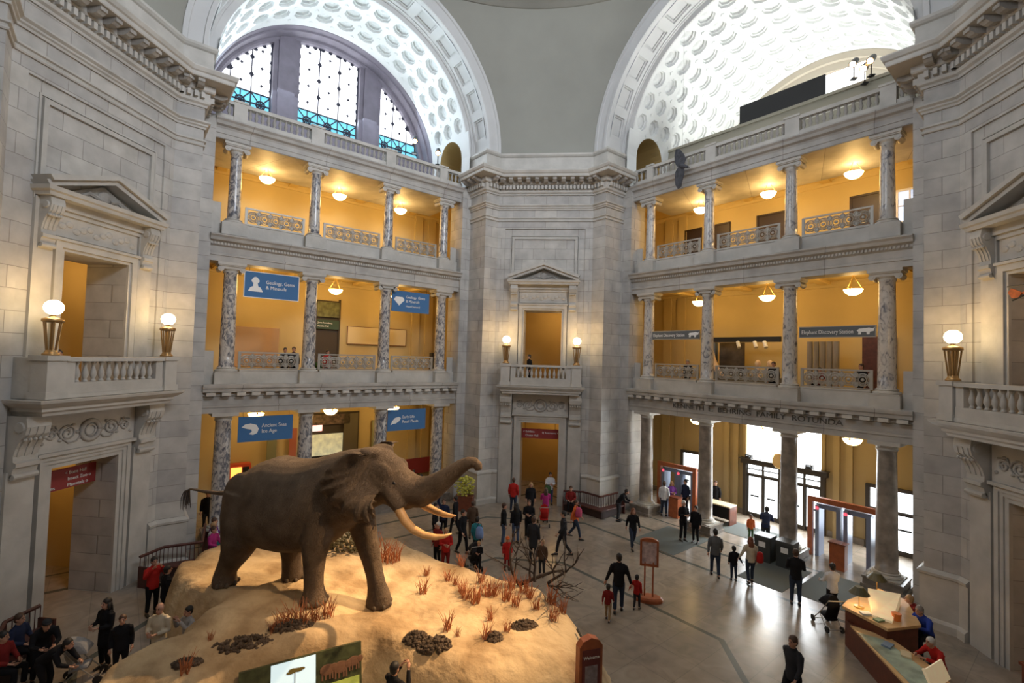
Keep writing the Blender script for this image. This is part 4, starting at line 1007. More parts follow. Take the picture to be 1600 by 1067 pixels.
def hanging_bird():
    DK = mat('dark_feathers',(.05,.052,.06),.8,var=.5,vscale=5)
    r = empty('mounted_bird', 'dark grey mounted bird hanging in front of the right attic balustrade, wings spread upright', 'bird', M=MR @ T(-2.92,13.0,18.0))
    b = MB(); b.tube([(.32,0,-.12),(.12,0,-.05),(0,0,0),(-.12,0,.0)],[.03,.12,.15,.05],10); b.ell((.30,0,-.13),(.08,.07,.07),10,6); b.tube([(.34,0,-.14),(.44,0,-.2)],[.03,.008],6); b.build('body', DK, r, smooth=True)
    for pts in ([(.1,0,.05),(.2,.03,.35),(.05,.05,.65),(-.2,.08,1.0),(-.42,.1,1.05),(-.5,.1,.75),(-.46,.06,.4),(-.35,.02,.15),(-.2,0,0)],[(.12,0,-.05),(.12,.03,-.4),(.0,.05,-.75),(-.08,.08,-1.05),(-.28,.1,-1.1),(-.42,.1,-.85),(-.42,.06,-.5),(-.38,.02,-.2),(-.2,0,0)]):
        w = MB(); n = len(pts); w.add([(p[0],p[1]-.03,p[2]) for p in pts]+[(p[0],p[1]+.03,p[2]) for p in pts],[tuple(range(n)),tuple(range(2*n-1,n-1,-1))]+[(i,(i+1)%n,n+(i+1)%n,n+i) for i in range(n)]); w.build('wing', DK, r)
    w = MB(); w.tube([(0,0,.1),(0,0,8.0)],.004,4); w.build('wire', DARKBR, r)
    r = empty('mounted_butterfly', 'orange and black winged model at the upper window of the right pier', 'model', M=T(13.55,.15,9.95))
    OB = mat('orange_wing',(.6,.14,.03),.6,var=.3,vscale=8)
    for s in (-1,1):
        w = MB(); pts = [(0,0),(s*.32,.16),(s*.42,.05),(s*.3,-.12),(s*.12,-.14)]; w.prism(pts,'x',-.02,.02); w.build('wing', OB, r)
    w = MB(); w.tube([(0,-.6,.12),(0,-.2,-.02),(0,.3,-.18)],.025,6); w.tube([(0,-.45,.2),(0,.45,.22)],.02,6); w.build('body', BLACK, r)
hanging_bird()
def remesh(o, vox, smooth=2, keepmat=True):
    m = o.modifiers.new('r','REMESH'); m.mode = 'VOXEL'; m.voxel_size = vox; m.use_smooth_shade = True
    if smooth: s = o.modifiers.new('s','SMOOTH'); s.iterations = smooth; s.factor = .5
    dg = bpy.context.evaluated_depsgraph_get(); dg.update()
    me = bpy.data.meshes.new_from_object(o.evaluated_get(dg)); mats = list(o.data.materials); o.modifiers.clear()
    o.data = me; me.materials.clear()
    for x in mats: me.materials.append(x)
    me.polygons.foreach_set('use_smooth',[True]*len(me.polygons)); me.polygons.foreach_set('material_index',[0]*len(me.polygons))
    return o
def sstep(a, b, x): t = max(0,min(1,(x-a)/(b-a))); return t*t*(3-2*t)
# ------------------------------------------------------------------ rocky mound
OUT = [(-11.4,0.9),(-10.9,2.1),(-9.6,3.1),(-7.2,3.9),(-4.6,4.0),(-3.3,3.3),(-2.2,2.75),(-0.8,2.6),(1.0,1.7),(2.1,0.6),(2.6,-.8),(2.65,-2.2),(1.6,-3.3),(-.6,-3.75),(-1.7,-3.55),(-2.6,-3.3),(-3.35,-2.8),(-5.5,-4.35),(-6.3,-5.2),(-7.5,-5.8),(-8.7,-5.3),(-8.9,-4.2),(-8.5,-3.4),(-8.0,-2.8),(-7.95,-2.0),(-8.8,-1.75),(-9.9,-1.5),(-10.8,-.4)]
def sdist(x, y):
    d = 1e9; ins = False; n = len(OUT)
    for i in range(n):
        x1,y1 = OUT[i]; x2,y2 = OUT[(i+1)%n]; dx,dy = x2-x1,y2-y1
        t = max(0,min(1,((x-x1)*dx+(y-y1)*dy)/(dx*dx+dy*dy))); d = min(d, math.hypot(x-x1-t*dx,y-y1-t*dy))
        if (y1>y)!=(y2>y) and x < (x2-x1)*(y-y1)/(y2-y1)+x1: ins = not ins
    return d if ins else -d
def mound_h(x, y):
    d = sdist(x,y)+.12*noise.noise(Vector((x*.9,y*.9,0)))
    if d <= 0: return FZ-.05
    w = .55+.75*sstep(-6,0,x) if y < 0 else 1.2
    if math.hypot(x+8.3,y+2.0) < 1.2: w = .35
    w0 = w
    s = 1-(1-min(d/w0,1))**2.4
    H = 1.13-.2*sstep(-5.0,-3.8,x)-.075*max(0,x+3.8)
    H -= .22*max(0,-2.6-y)*sstep(-4.5,-5.5,x)
    H -= .10*max(0,-y-1.5)*sstep(-4.5,-3.5,x)
    feet = min(1, min(math.hypot(x-a,y-b) for a,b in ((-8.2,-1.1),(-6.57,-.53),(-5.24,-1.78),(-3.75,-1.2)))/1.0)
    n = .15*noise.noise(Vector((x*.55,y*.55,3)))+.07*noise.noise(Vector((x*1.4,y*1.4,1)))+.05*abs(noise.noise(Vector((x*2.6,y*2.6,7))))
    return FZ-.05+(H-FZ+.05+n*feet)*s
def mound():
    mb = MB(); st = .11; nx = int(14.6/st); ny = int(10.4/st); x0, y0 = -11.8, -6.1
    H = [[mound_h(x0+i*st, y0+j*st) for i in range(nx+1)] for j in range(ny+1)]
    idx = {}; vs = []; fs = []
    def V(i,j):
        if (i,j) not in idx: idx[(i,j)] = len(vs); vs.append((x0+i*st,y0+j*st,H[j][i]))
        return idx[(i,j)]
    for j in range(ny):
        for i in range(nx):
            if max(H[j][i],H[j][i+1],H[j+1][i],H[j+1][i+1]) > FZ-.04: fs.append((V(i,j),V(i+1,j),V(i+1,j+1),V(i,j+1)))
    mb.add(vs,fs)
    m, nt, b, N, L = nodes('sandy_rock')
    tc = N.new('ShaderNodeTexCoord'); nz = N.new('ShaderNodeTexNoise'); nz.inputs['Scale'].default_value = .9; nz.inputs['Detail'].default_value = 8; L.new(tc.outputs['Object'],nz.inputs['Vector'])
    r = N.new('ShaderNodeValToRGB'); e = r.color_ramp.elements; e[0].position=.35; e[0].color=rgb((.32,.22,.12)); e[1].position=.62; e[1].color=rgb((.60,.46,.28))
    k = e.new(.5); k.color = rgb((.50,.37,.22))
    L.new(nz.outputs['Fac'],r.inputs['Fac']); L.new(r.outputs['Color'],b.inputs['Base Color']); b.inputs['Roughness'].default_value=.9; b.inputs['Specular IOR Level'].default_value=.15
    n2 = N.new('ShaderNodeTexNoise'); n2.inputs['Scale'].default_value = 3.5; n2.inputs['Detail'].default_value = 9; L.new(tc.outputs['Object'],n2.inputs['Vector'])
    bp = N.new('ShaderNodeBump'); bp.inputs['Strength'].default_value=.6; bp.inputs['Distance'].default_value=.12; L.new(n2.outputs['Fac'],bp.inputs['Height']); L.new(bp.outputs['Normal'],b.inputs['Normal'])
    o = mb.build('rock_mound', m, smooth=True)
    tag(o, 'wide sandy rock mound lit warm in the middle of the hall, carrying the elephant', 'mound')
mound()
# ------------------------------------------------------------------ elephant
def elephant():
    O = Vector((-5.8,-1.15,1.3)); M = Matrix.Translation(O) @ Rz(-12)
    root = empty('elephant', 'huge mounted grey-brown bull elephant with raised trunk and tusks standing on the sandy mound', 'elephant', M=M)
    b = MB()
    # superellipse rings (x, ztop, zbot, halfwidth)
    tor = [(-2.62,2.35,1.75,.12),(-2.55,2.55,1.5,.45),(-2.35,2.78,1.25,.72),(-2.05,3.0,1.05,.92),(-1.6,3.27,.93,1.06),(-1.07,3.46,.88,1.14),(-.5,3.41,.88,1.17),(0.06,3.47,.95,1.13),(.5,3.6,1.08,1.02),(.9,3.74,1.3,.88),(1.3,3.84,1.65,.72),(1.7,3.92,2.0,.62),(2.1,3.98,2.35,.62),(2.4,3.93,2.5,.60),(2.65,3.76,2.55,.55),(2.9,3.54,2.6,.48),(3.1,3.32,2.62,.38)]
    rings = []
    for x, zt, zb, hw in tor:
        cz = (zt+zb)/2; hz = (zt-zb)/2; ring = []
        for k in range(28):
            a = 2*pi*k/28; c, s_ = cos(a), sin(a)
            w = hw*(1+.08*(-s_)) if x < 1 else hw
            ring.append((x, w*math.copysign(abs(c)**.9,c), cz+hz*math.copysign(abs(s_)**.95,s_)))
        rings.append(ring)
    b.loft(rings)
    def leg(pts, seg=16): b.tube([p[:3] for p in pts],[p[3] if len(p)==4 else (p[3],p[4]) for p in pts],seg)
    # x, y, z, radius
    leg([(.85,-.25,3.0,.40),(.83,-.42,2.5,.47),(.80,-.53,2.0,.46),(.76,-.58,1.5,.40),(.72,-.58,1.05,.30),(.70,-.55,.6,.255),(.69,-.52,.28,.25),(.69,-.5,.1,.29),(.70,-.5,-.05,.345),(.70,-.5,-.16,.35)])
    leg([(1.15,.45,2.6,.50),(1.38,.5,1.8,.40),(1.58,.48,1.25,.32),(1.78,.45,.8,.265),(1.93,.42,.4,.235),(2.02,.4,.12,.25),(2.08,.4,-.1,.31),(2.1,.4,-.28,.35),(2.1,.4,-.4,.35)])
    leg([(-1.65,-.35,2.4,.75),(-1.72,-.5,1.7,.66),(-1.78,-.58,1.15,.52),(-1.95,-.56,.8,.40),(-2.17,-.52,.48,.315),(-2.33,-.5,.22,.28),(-2.38,-.5,.02,.31),(-2.37,-.5,-.12,.34),(-2.36,-.5,-.2,.34)])
    leg([(-1.35,.35,2.3,.75),(-1.15,.5,1.6,.62),(-1.05,.55,1.1,.46),(-1.0,.52,.7,.34),(-.97,.5,.35,.27),(-.92,.48,.08,.28),(-.88,.48,-.1,.32),(-.87,.48,-.22,.33)])
    # trunk
    b.tube([(2.7,0,3.15),(2.95,0,3.02),(3.2,0,2.93),(3.5,0,2.93),(3.8,0,3.07),(4.08,0,3.28),(4.35,0,3.5),(4.6,0,3.70),(4.8,0,3.81),(4.95,0,3.83),(5.05,0,3.76),(5.06,0,3.64)],[.44,.44,.43,.40,.33,.27,.22,.18,.155,.135,.115,.10],16)
    # lower jaw, cheek, tusk sheaths
    b.tube([(2.35,0,3.0),(2.65,0,2.78),(2.98,0,2.62),(3.25,0,2.62)],[(.45,.3),(.38,.30),(.30,.26),(.17,.14)],14)
    for s in (-1,1):
        b.tube([(2.7,s*.30,3.05),(2.95,s*.36,2.78),(3.15,s*.40,2.55)],[.26,.23,.17],12)
        b.ell((2.55,s*.42,3.42),(.30,.16,.25),12,8); b.ell((2.1,s*.28,3.86),(.34,.25,.16),12,8)
    b.ell((.2,0,2.4),(.9,1.08,.95),16,10); b.ell((.75,-.62,2.35),(.5,.28,.75),14,10); b.ell((.75,.62,2.35),(.5,.28,.75),14,10)
    b.ell((-1.75,-.62,2.2),(.65,.36,.85),14,10); b.ell((-1.75,.62,2.2),(.65,.36,.85),14,10)
    # ears
    outl = [(2.25,4.02),(1.91,4.02),(1.62,3.85),(1.38,3.66),(1.19,3.42),(1.06,3.22),(1.02,3.05),(1.12,2.88),(1.3,2.72),(1.52,2.55),(1.78,2.42),(2.05,2.30),(2.28,2.26),(2.5,2.27),(2.68,2.38),(2.74,2.62),(2.74,2.85)]
    att = [(2.35,3.93),(2.28,3.9),(2.25,3.83),(2.24,3.75),(2.24,3.66),(2.26,3.58),(2.28,3.5),(2.3,3.43),(2.33,3.36),(2.36,3.3),(2.4,3.24),(2.43,3.18),(2.46,3.13),(2.5,3.08),(2.55,3.04),(2.6,3.0),(2.62,2.98)]
    def up(l, m):
        out = []
        for i in range(m): t = i/(m-1)*(len(l)-1); k = min(int(t),len(l)-2); f = t-k; out.append((l[k][0]*(1-f)+l[k+1][0]*f, l[k][1]*(1-f)+l[k+1][1]*f))
        return out
    m = 64; o_ = up(outl,m); a_ = up(att,m); q = 12
    for s in (-1,1):
        for th in (0,):
            vs = []
            for lay in (0,1):
                for j in range(q+1):
                    t = j/q
                    for i in range(m):
                        x = a_[i][0]*(1-t)+o_[i][0]*t; z = a_[i][1]*(1-t)+o_[i][1]*t
                        if s > 0: x -= .22*t; z -= .06*t
                        u = i/(m-1)
                        rip = (.085*t**1.2*sin(i*.98)+.03*t*t*sin(i*2.1+1))*sstep(.12,.45,u)
                        bul = .52+.56*sin(min(t*1.2,1)*pi/2)+.12*sin(t*pi) -.18*t*t*sstep(.0,.3,1-u)
                        if u > .75: bul -= .15*t*(u-.75)/.25
                        vs.append((x + (.03*sin(i*1.9)*t*t if u>.3 else 0), s*(bul+rip-.075*lay*(1-.35*t)), z))
            n = (q+1)*m; fs = []
            for j in range(q):
                for i in range(m-1):
                    fs.append((j*m+i,j*m+i+1,(j+1)*m+i+1,(j+1)*m+i)); fs.append((n+j*m+i,n+(j+1)*m+i,n+(j+1)*m+i+1,n+j*m+i+1))
            for i in range(m-1):
                fs.append((q*m+i,q*m+i+1,n+q*m+i+1,n+q*m+i)); fs.append((i,n+i,n+i+1,i+1))
            for j in range(q):
                fs.append((j*m,(j+1)*m,n+(j+1)*m,n+j*m)); fs.append((j*m+m-1,n+j*m+m-1,n+(j+1)*m+m-1,(j+1)*m+m-1))
            b.add(vs,fs)
    # tail dock
    b.tube([(-2.2,0,2.3),(-2.9,0,2.17),(-3.4,0,2.13),(-3.9,0,2.12),(-4.3,0,2.13),(-4.5,0,2.13)],[.13,.085,.065,.055,.045,.04],8)
    m_, nt, bs, N, L = nodes('elephant_hide')
    tc = N.new('ShaderNodeTexCoord'); nz = N.new('ShaderNodeTexNoise'); nz.inputs['Scale'].default_value = 1.8; nz.inputs['Detail'].default_value = 8; L.new(tc.outputs['Object'],nz.inputs['Vector'])
    r = N.new('ShaderNodeValToRGB'); e = r.color_ramp.elements; e[0].position=.3; e[0].color=rgb((.10,.072,.050)); e[1].position=.7; e[1].color=rgb((.20,.145,.10))
    L.new(nz.outputs['Fac'],r.inputs['Fac']); L.new(r.outputs['Color'],bs.inputs['Base Color']); bs.inputs['Roughness'].default_value=.85; bs.inputs['Specular IOR Level'].default_value=.2
    vo = N.new('ShaderNodeTexVoronoi'); vo.feature = 'DISTANCE_TO_EDGE'; vo.inputs['Scale'].default_value = 9; 
    mp = N.new('ShaderNodeMapping'); mp.inputs['Scale'].default_value = (1.6,1,.8); L.new(tc.outputs['Object'],mp.inputs[0]); 
    dn = N.new('ShaderNodeTexNoise'); dn.inputs['Scale'].default_value = 5; L.new(mp.outputs[0],dn.inputs['Vector'])
    mxv = N.new('ShaderNodeVectorMath'); mxv.operation='ADD'; L.new(mp.outputs[0],mxv.inputs[0]); L.new(dn.outputs['Color'],mxv.inputs[1]); L.new(mxv.outputs[0],vo.inputs['Vector'])
    mn = N.new('ShaderNodeMath'); mn.operation='MINIMUM'; mn.inputs[1].default_value=.10; L.new(vo.outputs['Distance'],mn.inputs[0])
    bp = N.new('ShaderNodeBump'); bp.inputs['Strength'].default_value=.8; bp.inputs['Distance'].default_value=.3; L.new(mn.outputs[0],bp.inputs['Height']); L.new(bp.outputs['Normal'],bs.inputs['Normal'])
    o = b.build('body', m_, root); fixn(o); remesh(o, .034, 4)
    # tusks, eyes, toenails, tail tuft
    IV = mat('ivory',(.72,.42,.18),.4,var=.18,vscale=4)
    t = MB(); t.tube([(3.0,-.40,2.72),(3.17,-.46,2.50),(3.35,-.52,2.33),(3.6,-.56,2.17),(3.9,-.56,2.07),(4.2,-.5,2.04),(4.4,-.44,2.07),(4.56,-.38,2.14)],[.125,.12,.115,.105,.09,.07,.045,.015],12); t.build('tusk', IV, root, smooth=True)
    t = MB(); t.tube([(3.0,.40,2.72),(3.2,.46,2.52),(3.4,.50,2.40),(3.65,.5,2.32),(3.95,.44,2.28),(4.2,.36,2.30),(4.35,.3,2.34)],[.12,.115,.11,.095,.075,.045,.015],12); t.build('tusk', IV, root, smooth=True)
    for s in (-1,1):
        e = MB(); e.ell((2.93,s*.435,3.2),(.05,.03,.04),10,6); e.build('eye', BLACK, root, smooth=True)
    h = MB(); rn = random.Random(5)
    for k in range(26):
        dx, dy = rn.uniform(-.09,.06), rn.uniform(-.07,.07)
        h.tube([(-4.48,0,2.13),(-4.6+dx*.5,dy,2.05),(-4.63+dx,dy*1.4,1.85),(-4.6+dx*1.2,dy*1.6,1.55+rn.uniform(-.1,.15))],[.02,.018,.014,.006],4)
    h.build('tail_tuft', mat('tail_hair',(.05,.04,.035),.8), root)
    n_ = MB()
    for (fx,fy,fz) in ((.70,-.5,-.08),(2.1,.4,-.32),(-2.36,-.5,-.12),(-.87,.48,-.14)):
        for k in range(4):
            a = -1.1+k*.73+(-.25); n_.ell((fx+.33*cos(a),fy+.33*sin(a),fz),(.06,.06,.07),8,5)
    n_.build('toenails', mat('toenail',(.11,.085,.06),.8), root, smooth=True)
elephant()
# ------------------------------------------------------------------ dressing of the mound
def dressing():
    GR = mat('dry_red_grass',(.42,.15,.06),.8,var=.35,vscale=8); rn = random.Random(11)
    protos = []
    for v in range(3):
        g = MB()
        for k in range(26):
            a = rn.random()*6.28; l = rn.uniform(.25,.62); sp = rn.uniform(.05,.28); bx, by = rn.uniform(-.12,.12), rn.uniform(-.12,.12)
            g.tube([(bx,by,-.05),(bx+sp*.4*cos(a),by+sp*.4*sin(a),l*.55),(bx+sp*cos(a),by+sp*sin(a),l)],[.012,.010,.004],3)
        protos.append(g.mesh('dry_grass_tuft', GR))
    sp = [(-5.3,-2.75,1.2),(-5.5,-2.85,1.0),(-5.05,-2.65,1.2),(-4.8,-2.45,1.0),(-4.6,-2.25,1.1),(-5.6,-3.0,.7),(-4.5,1.4,1.9),(-4.2,1.5,1.6),(-2.7,-.3,1),(-2.2,.8,.9),(-1.6,.1,.9),(-1.45,-.15,1.1),(-1.15,-.3,1.3),(-.9,.2,1),(-.6,-.9,.8),(-.2,.7,1.2),(.2,.6,1.1),(.4,.4,1),(1.0,.3,1.4),(1.1,-.6,1),(-1.6,-1.8,1),(-.6,-1.8,1),(-.1,-1.4,.7),(-2.0,1.8,1),(-6.75,-4.35,.9),(-6.9,-3.4,.5),(-1.2,1.0,1),(-.7,.35,1.3),(0.0,-.1,1),(.6,-.2,.8),(-.3,.1,1.2),(-1.9,.5,.7),(-2.9,.9,.7),(1.35,0,1.0),(-1.3,-1.95,.5)]
    for i, (x,y,s) in enumerate(sp):
        o = bpy.data.objects.new('dry_grass_tuft', protos[i%3]); COL.objects.link(o); o.location = (x,y,mound_h(x,y)); o.rotation_euler = (0,0,rn.random()*6); o.scale = (s*.85,s*.85,s*.78)
        tag(o, 'tuft of dry reddish grass growing on the sandy mound', 'grass tuft', 'dry grass tufts on the mound')
    RK = mat('dark_scrub',(.085,.06,.042),.9,var=.4,vscale=5,bump=.6,bscale=12)
    for i, (x,y,sx,sy,sz,lab) in enumerate(((-6.0,-3.35,.75,.30,.16,'long dark patch of low scrub on the left front of the mound'),(-1.75,-2.45,.42,.28,.2,'dark clump of scrub at the front of the mound, right one of the pair'),(-2.25,-2.35,.30,.26,.2,'dark clump of scrub at the front of the mound, left one of the pair'),(.34,-1.07,.38,.24,.16,'dark clump of scrub near the right edge of the mound'),(-.4,-1.75,.24,.18,.17,'smallest dark clump of scrub on the right of the mound'),(-5.25,-2.8,.5,.2,.16,'dark scrub under reddish grass in front of the near front foot'),(-6.9,-4.1,.3,.15,.1,'small dark scrub patch on the left apron of the mound'))):
        m = MB(); rr = random.Random(i)
        for k in range(170):
            a = rr.random()*6.28; R = rr.random()**.5
            m.ell((sx*R*cos(a),sy*R*sin(a),sz*(1-R*R)*rr.uniform(.3,1)),(.03+.04*rr.random(),.025+.03*rr.random(),.03+.05*rr.random()),5,3)
        o = m.build('low_scrub', RK, M=T(x,y,mound_h(x,y)-.02) @ Rz(20)); tag(o, lab, 'scrub', 'scrub clumps on the mound')
    # leafy bush behind the elephant
    m = MB(); rr = random.Random(9)
    for k in range(220):
        a = rr.random()*6.28; R = rr.random()**.5; z = rr.random()
        m.ell((.8*R*cos(a),.45*R*sin(a),.05+.75*z*(1-.5*R)),(.06,.05,.03+.03*rr.random()),5,3,Matrix.Rotation(rr.random()*3,3,'X'))
    tag(m.build('bush', mat('grey_green_leaves',(.16,.14,.07),.8,var=.4,vscale=6), M=T(-6.1,1.55,mound_h(-6.1,1.55))), 'low grey-green bush on the mound, seen between the elephant legs', 'bush')
    # dead branch at the right
    BR = mat('dead_wood',(.045,.034,.028),.85,var=.3,vscale=6); m = MB(); rr = random.Random(21)
    def br(p, d, l, r, lv):
        n = 4; pts = [Vector(p)]; dd = Vector(d).normalized()
        for k in range(n):
            dd = (dd+Vector((rr.uniform(-.35,.35),rr.uniform(-.35,.35),rr.uniform(-.25,.25)))).normalized(); pts.append(pts[-1]+dd*l/n)
        m.tube(pts,[r*(1-.55*k/n) for k in range(n+1)],6)
        if lv:
            for k in (1,2,3,4):
                if rr.random() < .85: br(pts[k], dd+Vector((rr.uniform(-1,1),rr.uniform(-.8,.8),rr.uniform(-.2,.9))), l*.62, r*.55, lv-1)
    br((0,0,.05),(1,.1,.15),1.5,.07,2); br((0,0,.05),(-.8,.1,.8),1.0,.06,2); br((.5,0,.15),(.2,.3,1),.9,.05,2); br((.9,0,.15),(.9,-.3,.3),1.1,.05,2); br((.9,0,.1),(.6,-1,.2),1.2,.04,2)
    tag(m.build('dead_branch', BR, M=T(.0,1.0,mound_h(.0,1.0))), 'dark leafless dead branch lying at the right rear edge of the mound', 'branch')
    # display board let into the front of the mound
    a, b_ = Vector((-5.5,-4.35)), Vector((-3.42,-2.82)); d = (b_-a); w = d.length; ang = math.degrees(atan2(d.y,d.x))
    Mb = T(a.x,a.y,0) @ Rz(ang) @ Matrix.Rotation(radians(-14),4,'X')
    r = empty('picture_board', 'lit landscape picture board with sky, tree and grazing elephants at the front of the mound', 'picture board', M=Mb)
    q = MB(); q.box(0,w,-.04,.06,-.62,.82); q.build('board', mat('dark_green_picture',(.05,.06,.025),.5,var=.6,vscale=5), r)
    q = MB(); q.box(.62,1.55,-.05,-.04,.05,.80); q.build('sky_picture', mat('lit_sky_picture',(.5,.65,.75),.5,emit=(.60,.76,.80),es=.85), r)
    q = MB(); q.box(.1,w-.06,-.055,-.04,-.15,.12); q.build('grass_picture', mat('lit_grass_picture',(.3,.35,.08),.5,var=.5,vscale=4,emit=(.30,.36,.06),es=.35), r)
    q = MB(); rr = random.Random(2)
    for k in range(5): q.ell((1.02+k*.05+rr.uniform(-.05,.05),-.055,.58+rr.uniform(-.02,.03)),(.10,.004,.035),8,4)
    q.box(1.1,1.12,-.057,-.05,.1,.58); q.build('acacia_picture', mat('olive_print',(.16,.13,.03),.6), r)
    for (x,z,s) in ((.2,.22,.8),(.42,.25,1),(1.8,.42,1.2),(2.1,.40,1.3),(2.4,.45,1.1),(.85,.13,.7)):
        q = MB(); q.ell((x,-.06,z),(.14*s,.008,.10*s),10,5); q.ell((x+.13*s,-.062,z+.02*s),(.07*s,.008,.07*s),8,4)
        for kx in (-.09,-.03,.05,.1): q.box(x+kx*s-.015*s,x+kx*s+.015*s,-.066,-.055,z-.17*s,z-.05*s)
        q.build('elephant_picture', mat('brown_print',(.17,.085,.05),.6), r)
dressing()
# ------------------------------------------------------------------ signs and kiosks on the floor
def floor_items():
    r = empty('poster_stand', 'wooden poster stand on two thin posts, right of the man with two children', 'sign stand', M=T(4.42,3.56,FZ) @ Rz(-8))
    q = MB(); q.lathe([(.5,0),(.5,.1),(.42,.16)],seg=20); 
    for i,v in enumerate(q.v): q.v[i] = (v[0],v[1]*.55,v[2])
    q.build('base', WOODO, r)
    for s in (-1,1): q = MB(); q.tube([(s*.14,0,.15),(s*.14,0,1.35)],.03,8); q.build('post', WOODO, r)
    q = MB(); q.box(-.32,-.25,-.05,.05,1.2,2.1); q.box(.25,.32,-.05,.05,1.2,2.1); q.box(-.32,.32,-.05,.05,1.2,1.28); q.prism([(-.32,2.05),(.32,2.05),(.26,2.13),(.1,2.18),(-.1,2.18),(-.26,2.13)],'y',-.05,.05); q.build('frame', WOODO, r)
    q = MB(); q.box(-.25,.25,-.02,.02,1.28,2.06); q.build('poster', mat('pale_poster',(.5,.38,.36),.5,var=.4,vscale=6), r)
    r = empty('directory_sign', 'tall arched wooden directory sign with dark red panel at the right front of the mound', 'sign', M=T(1.97,-2.45,FZ) @ Rz(24))
    f = [(-.30,0),(.30,0),(.30,1.72),(.2,1.85),(0,1.92),(-.2,1.85),(-.30,1.72)]
    q = MB(); q.prism(f,'y',-.10,.10); q.build('body', WOODO, r)
    q = MB(); q.box(-.23,.23,-.115,-.10,.25,1.66); q.build('panel', mat('dark_red_panel',(.16,.035,.03),.4), r)
    q = MB(); q.box(-.16,.16,-.125,-.115,.75,1.3); q.build('picture', mat('grey_map_print',(.3,.24,.24),.5,var=.3,vscale=9), r)
    text(r,'Welcome',.105,WHITE,T(0,-.118,1.45),align='CENTER')
    # railing beside the sign
    q = MB(); q.tube([(1.75,-.9,.55),(1.95,-1.5,.5),(2.1,-2.0,.5)],.035,6); tag(q.build('handrail', BLACK), 'short black rail lying along the right edge of the mound', 'rail')
    # benches following the pier base
    def bench(M, path, lab):
        r = empty('bench', lab, 'bench', 'dark wooden benches round the piers', M=M)
        q = MB(); q.sweep(path,[(.0,FZ+.42),(.46,FZ+.40),(.47,FZ+.44),(.46,FZ+.47),(0,FZ+.47)]); q.build('seat', WOODD, r)
        q = MB(); q.sweep(path,[(-.06,FZ+1.02),(.0,FZ+1.0),(.02,FZ+1.06),(-.03,FZ+1.10),(-.08,FZ+1.06)]); q.build('top_rail', WOODD, r)
        q = MB()
        for i in range(len(path)-1):
            a, b_ = Vector(path[i]), Vector(path[i+1]); d = b_-a; n = max(2,int(d.length/.13))
            for k in range(n+1): p = a+d*k/n; q.tube([(p.x,p.y,FZ+.47),(p.x,p.y,FZ+1.03)],.016,4)
        q.build('spindles', WOODD, r)
        q = MB(); q.sweep(path,[(.05,FZ+.02),(.38,FZ+.02),(.38,FZ+.42),(.05,FZ+.42)]); q.build('kick_panel', mat('very_dark_wood',(.03,.012,.01),.5), r)
        for p, n_ in ((path[0],Vector(path[1])-Vector(path[0])),(path[-1],Vector(path[-1])-Vector(path[-2]))):
            n_.normalize(); nn = Vector((n_.y,-n_.x)); q = MB(); q.obox(Vector(p)+nn*.22,n_,None,.03,.26,FZ,FZ+.72); q.build('end_panel', WOODD, r)
    bench(Matrix.Identity(4), [(1.45,13.35),(2.55,13.35),(3.45,12.55),(4.5,13.6)], 'dark wooden bench wrapped round the right corner of the far pier')
    bench(Rz(90), [(1.6,13.4),(2.5,13.3),(3.2,12.3),(5.0,13.6)], 'dark wooden bench at the far corner of the left pier, three people sitting on it')
    bench(Rz(90), [(-4.6,13.6),(-3.45,12.5),(-2.6,13.3),(-1.75,13.3)], 'dark wooden bench at the near corner of the left pier, bottom left of the picture')
    q = MB(); q.box(-1.25,1.25,-.35,.25,0,1.05); q.box(-1.3,1.3,-.4,.28,1.05,1.12); tag(q.build('side_counter', WOODM, M=T(13.15,-1.75,FZ) @ Rz(90)), 'dark mahogany side counter against the right pier, behind the information desk', 'counter')
floor_items()
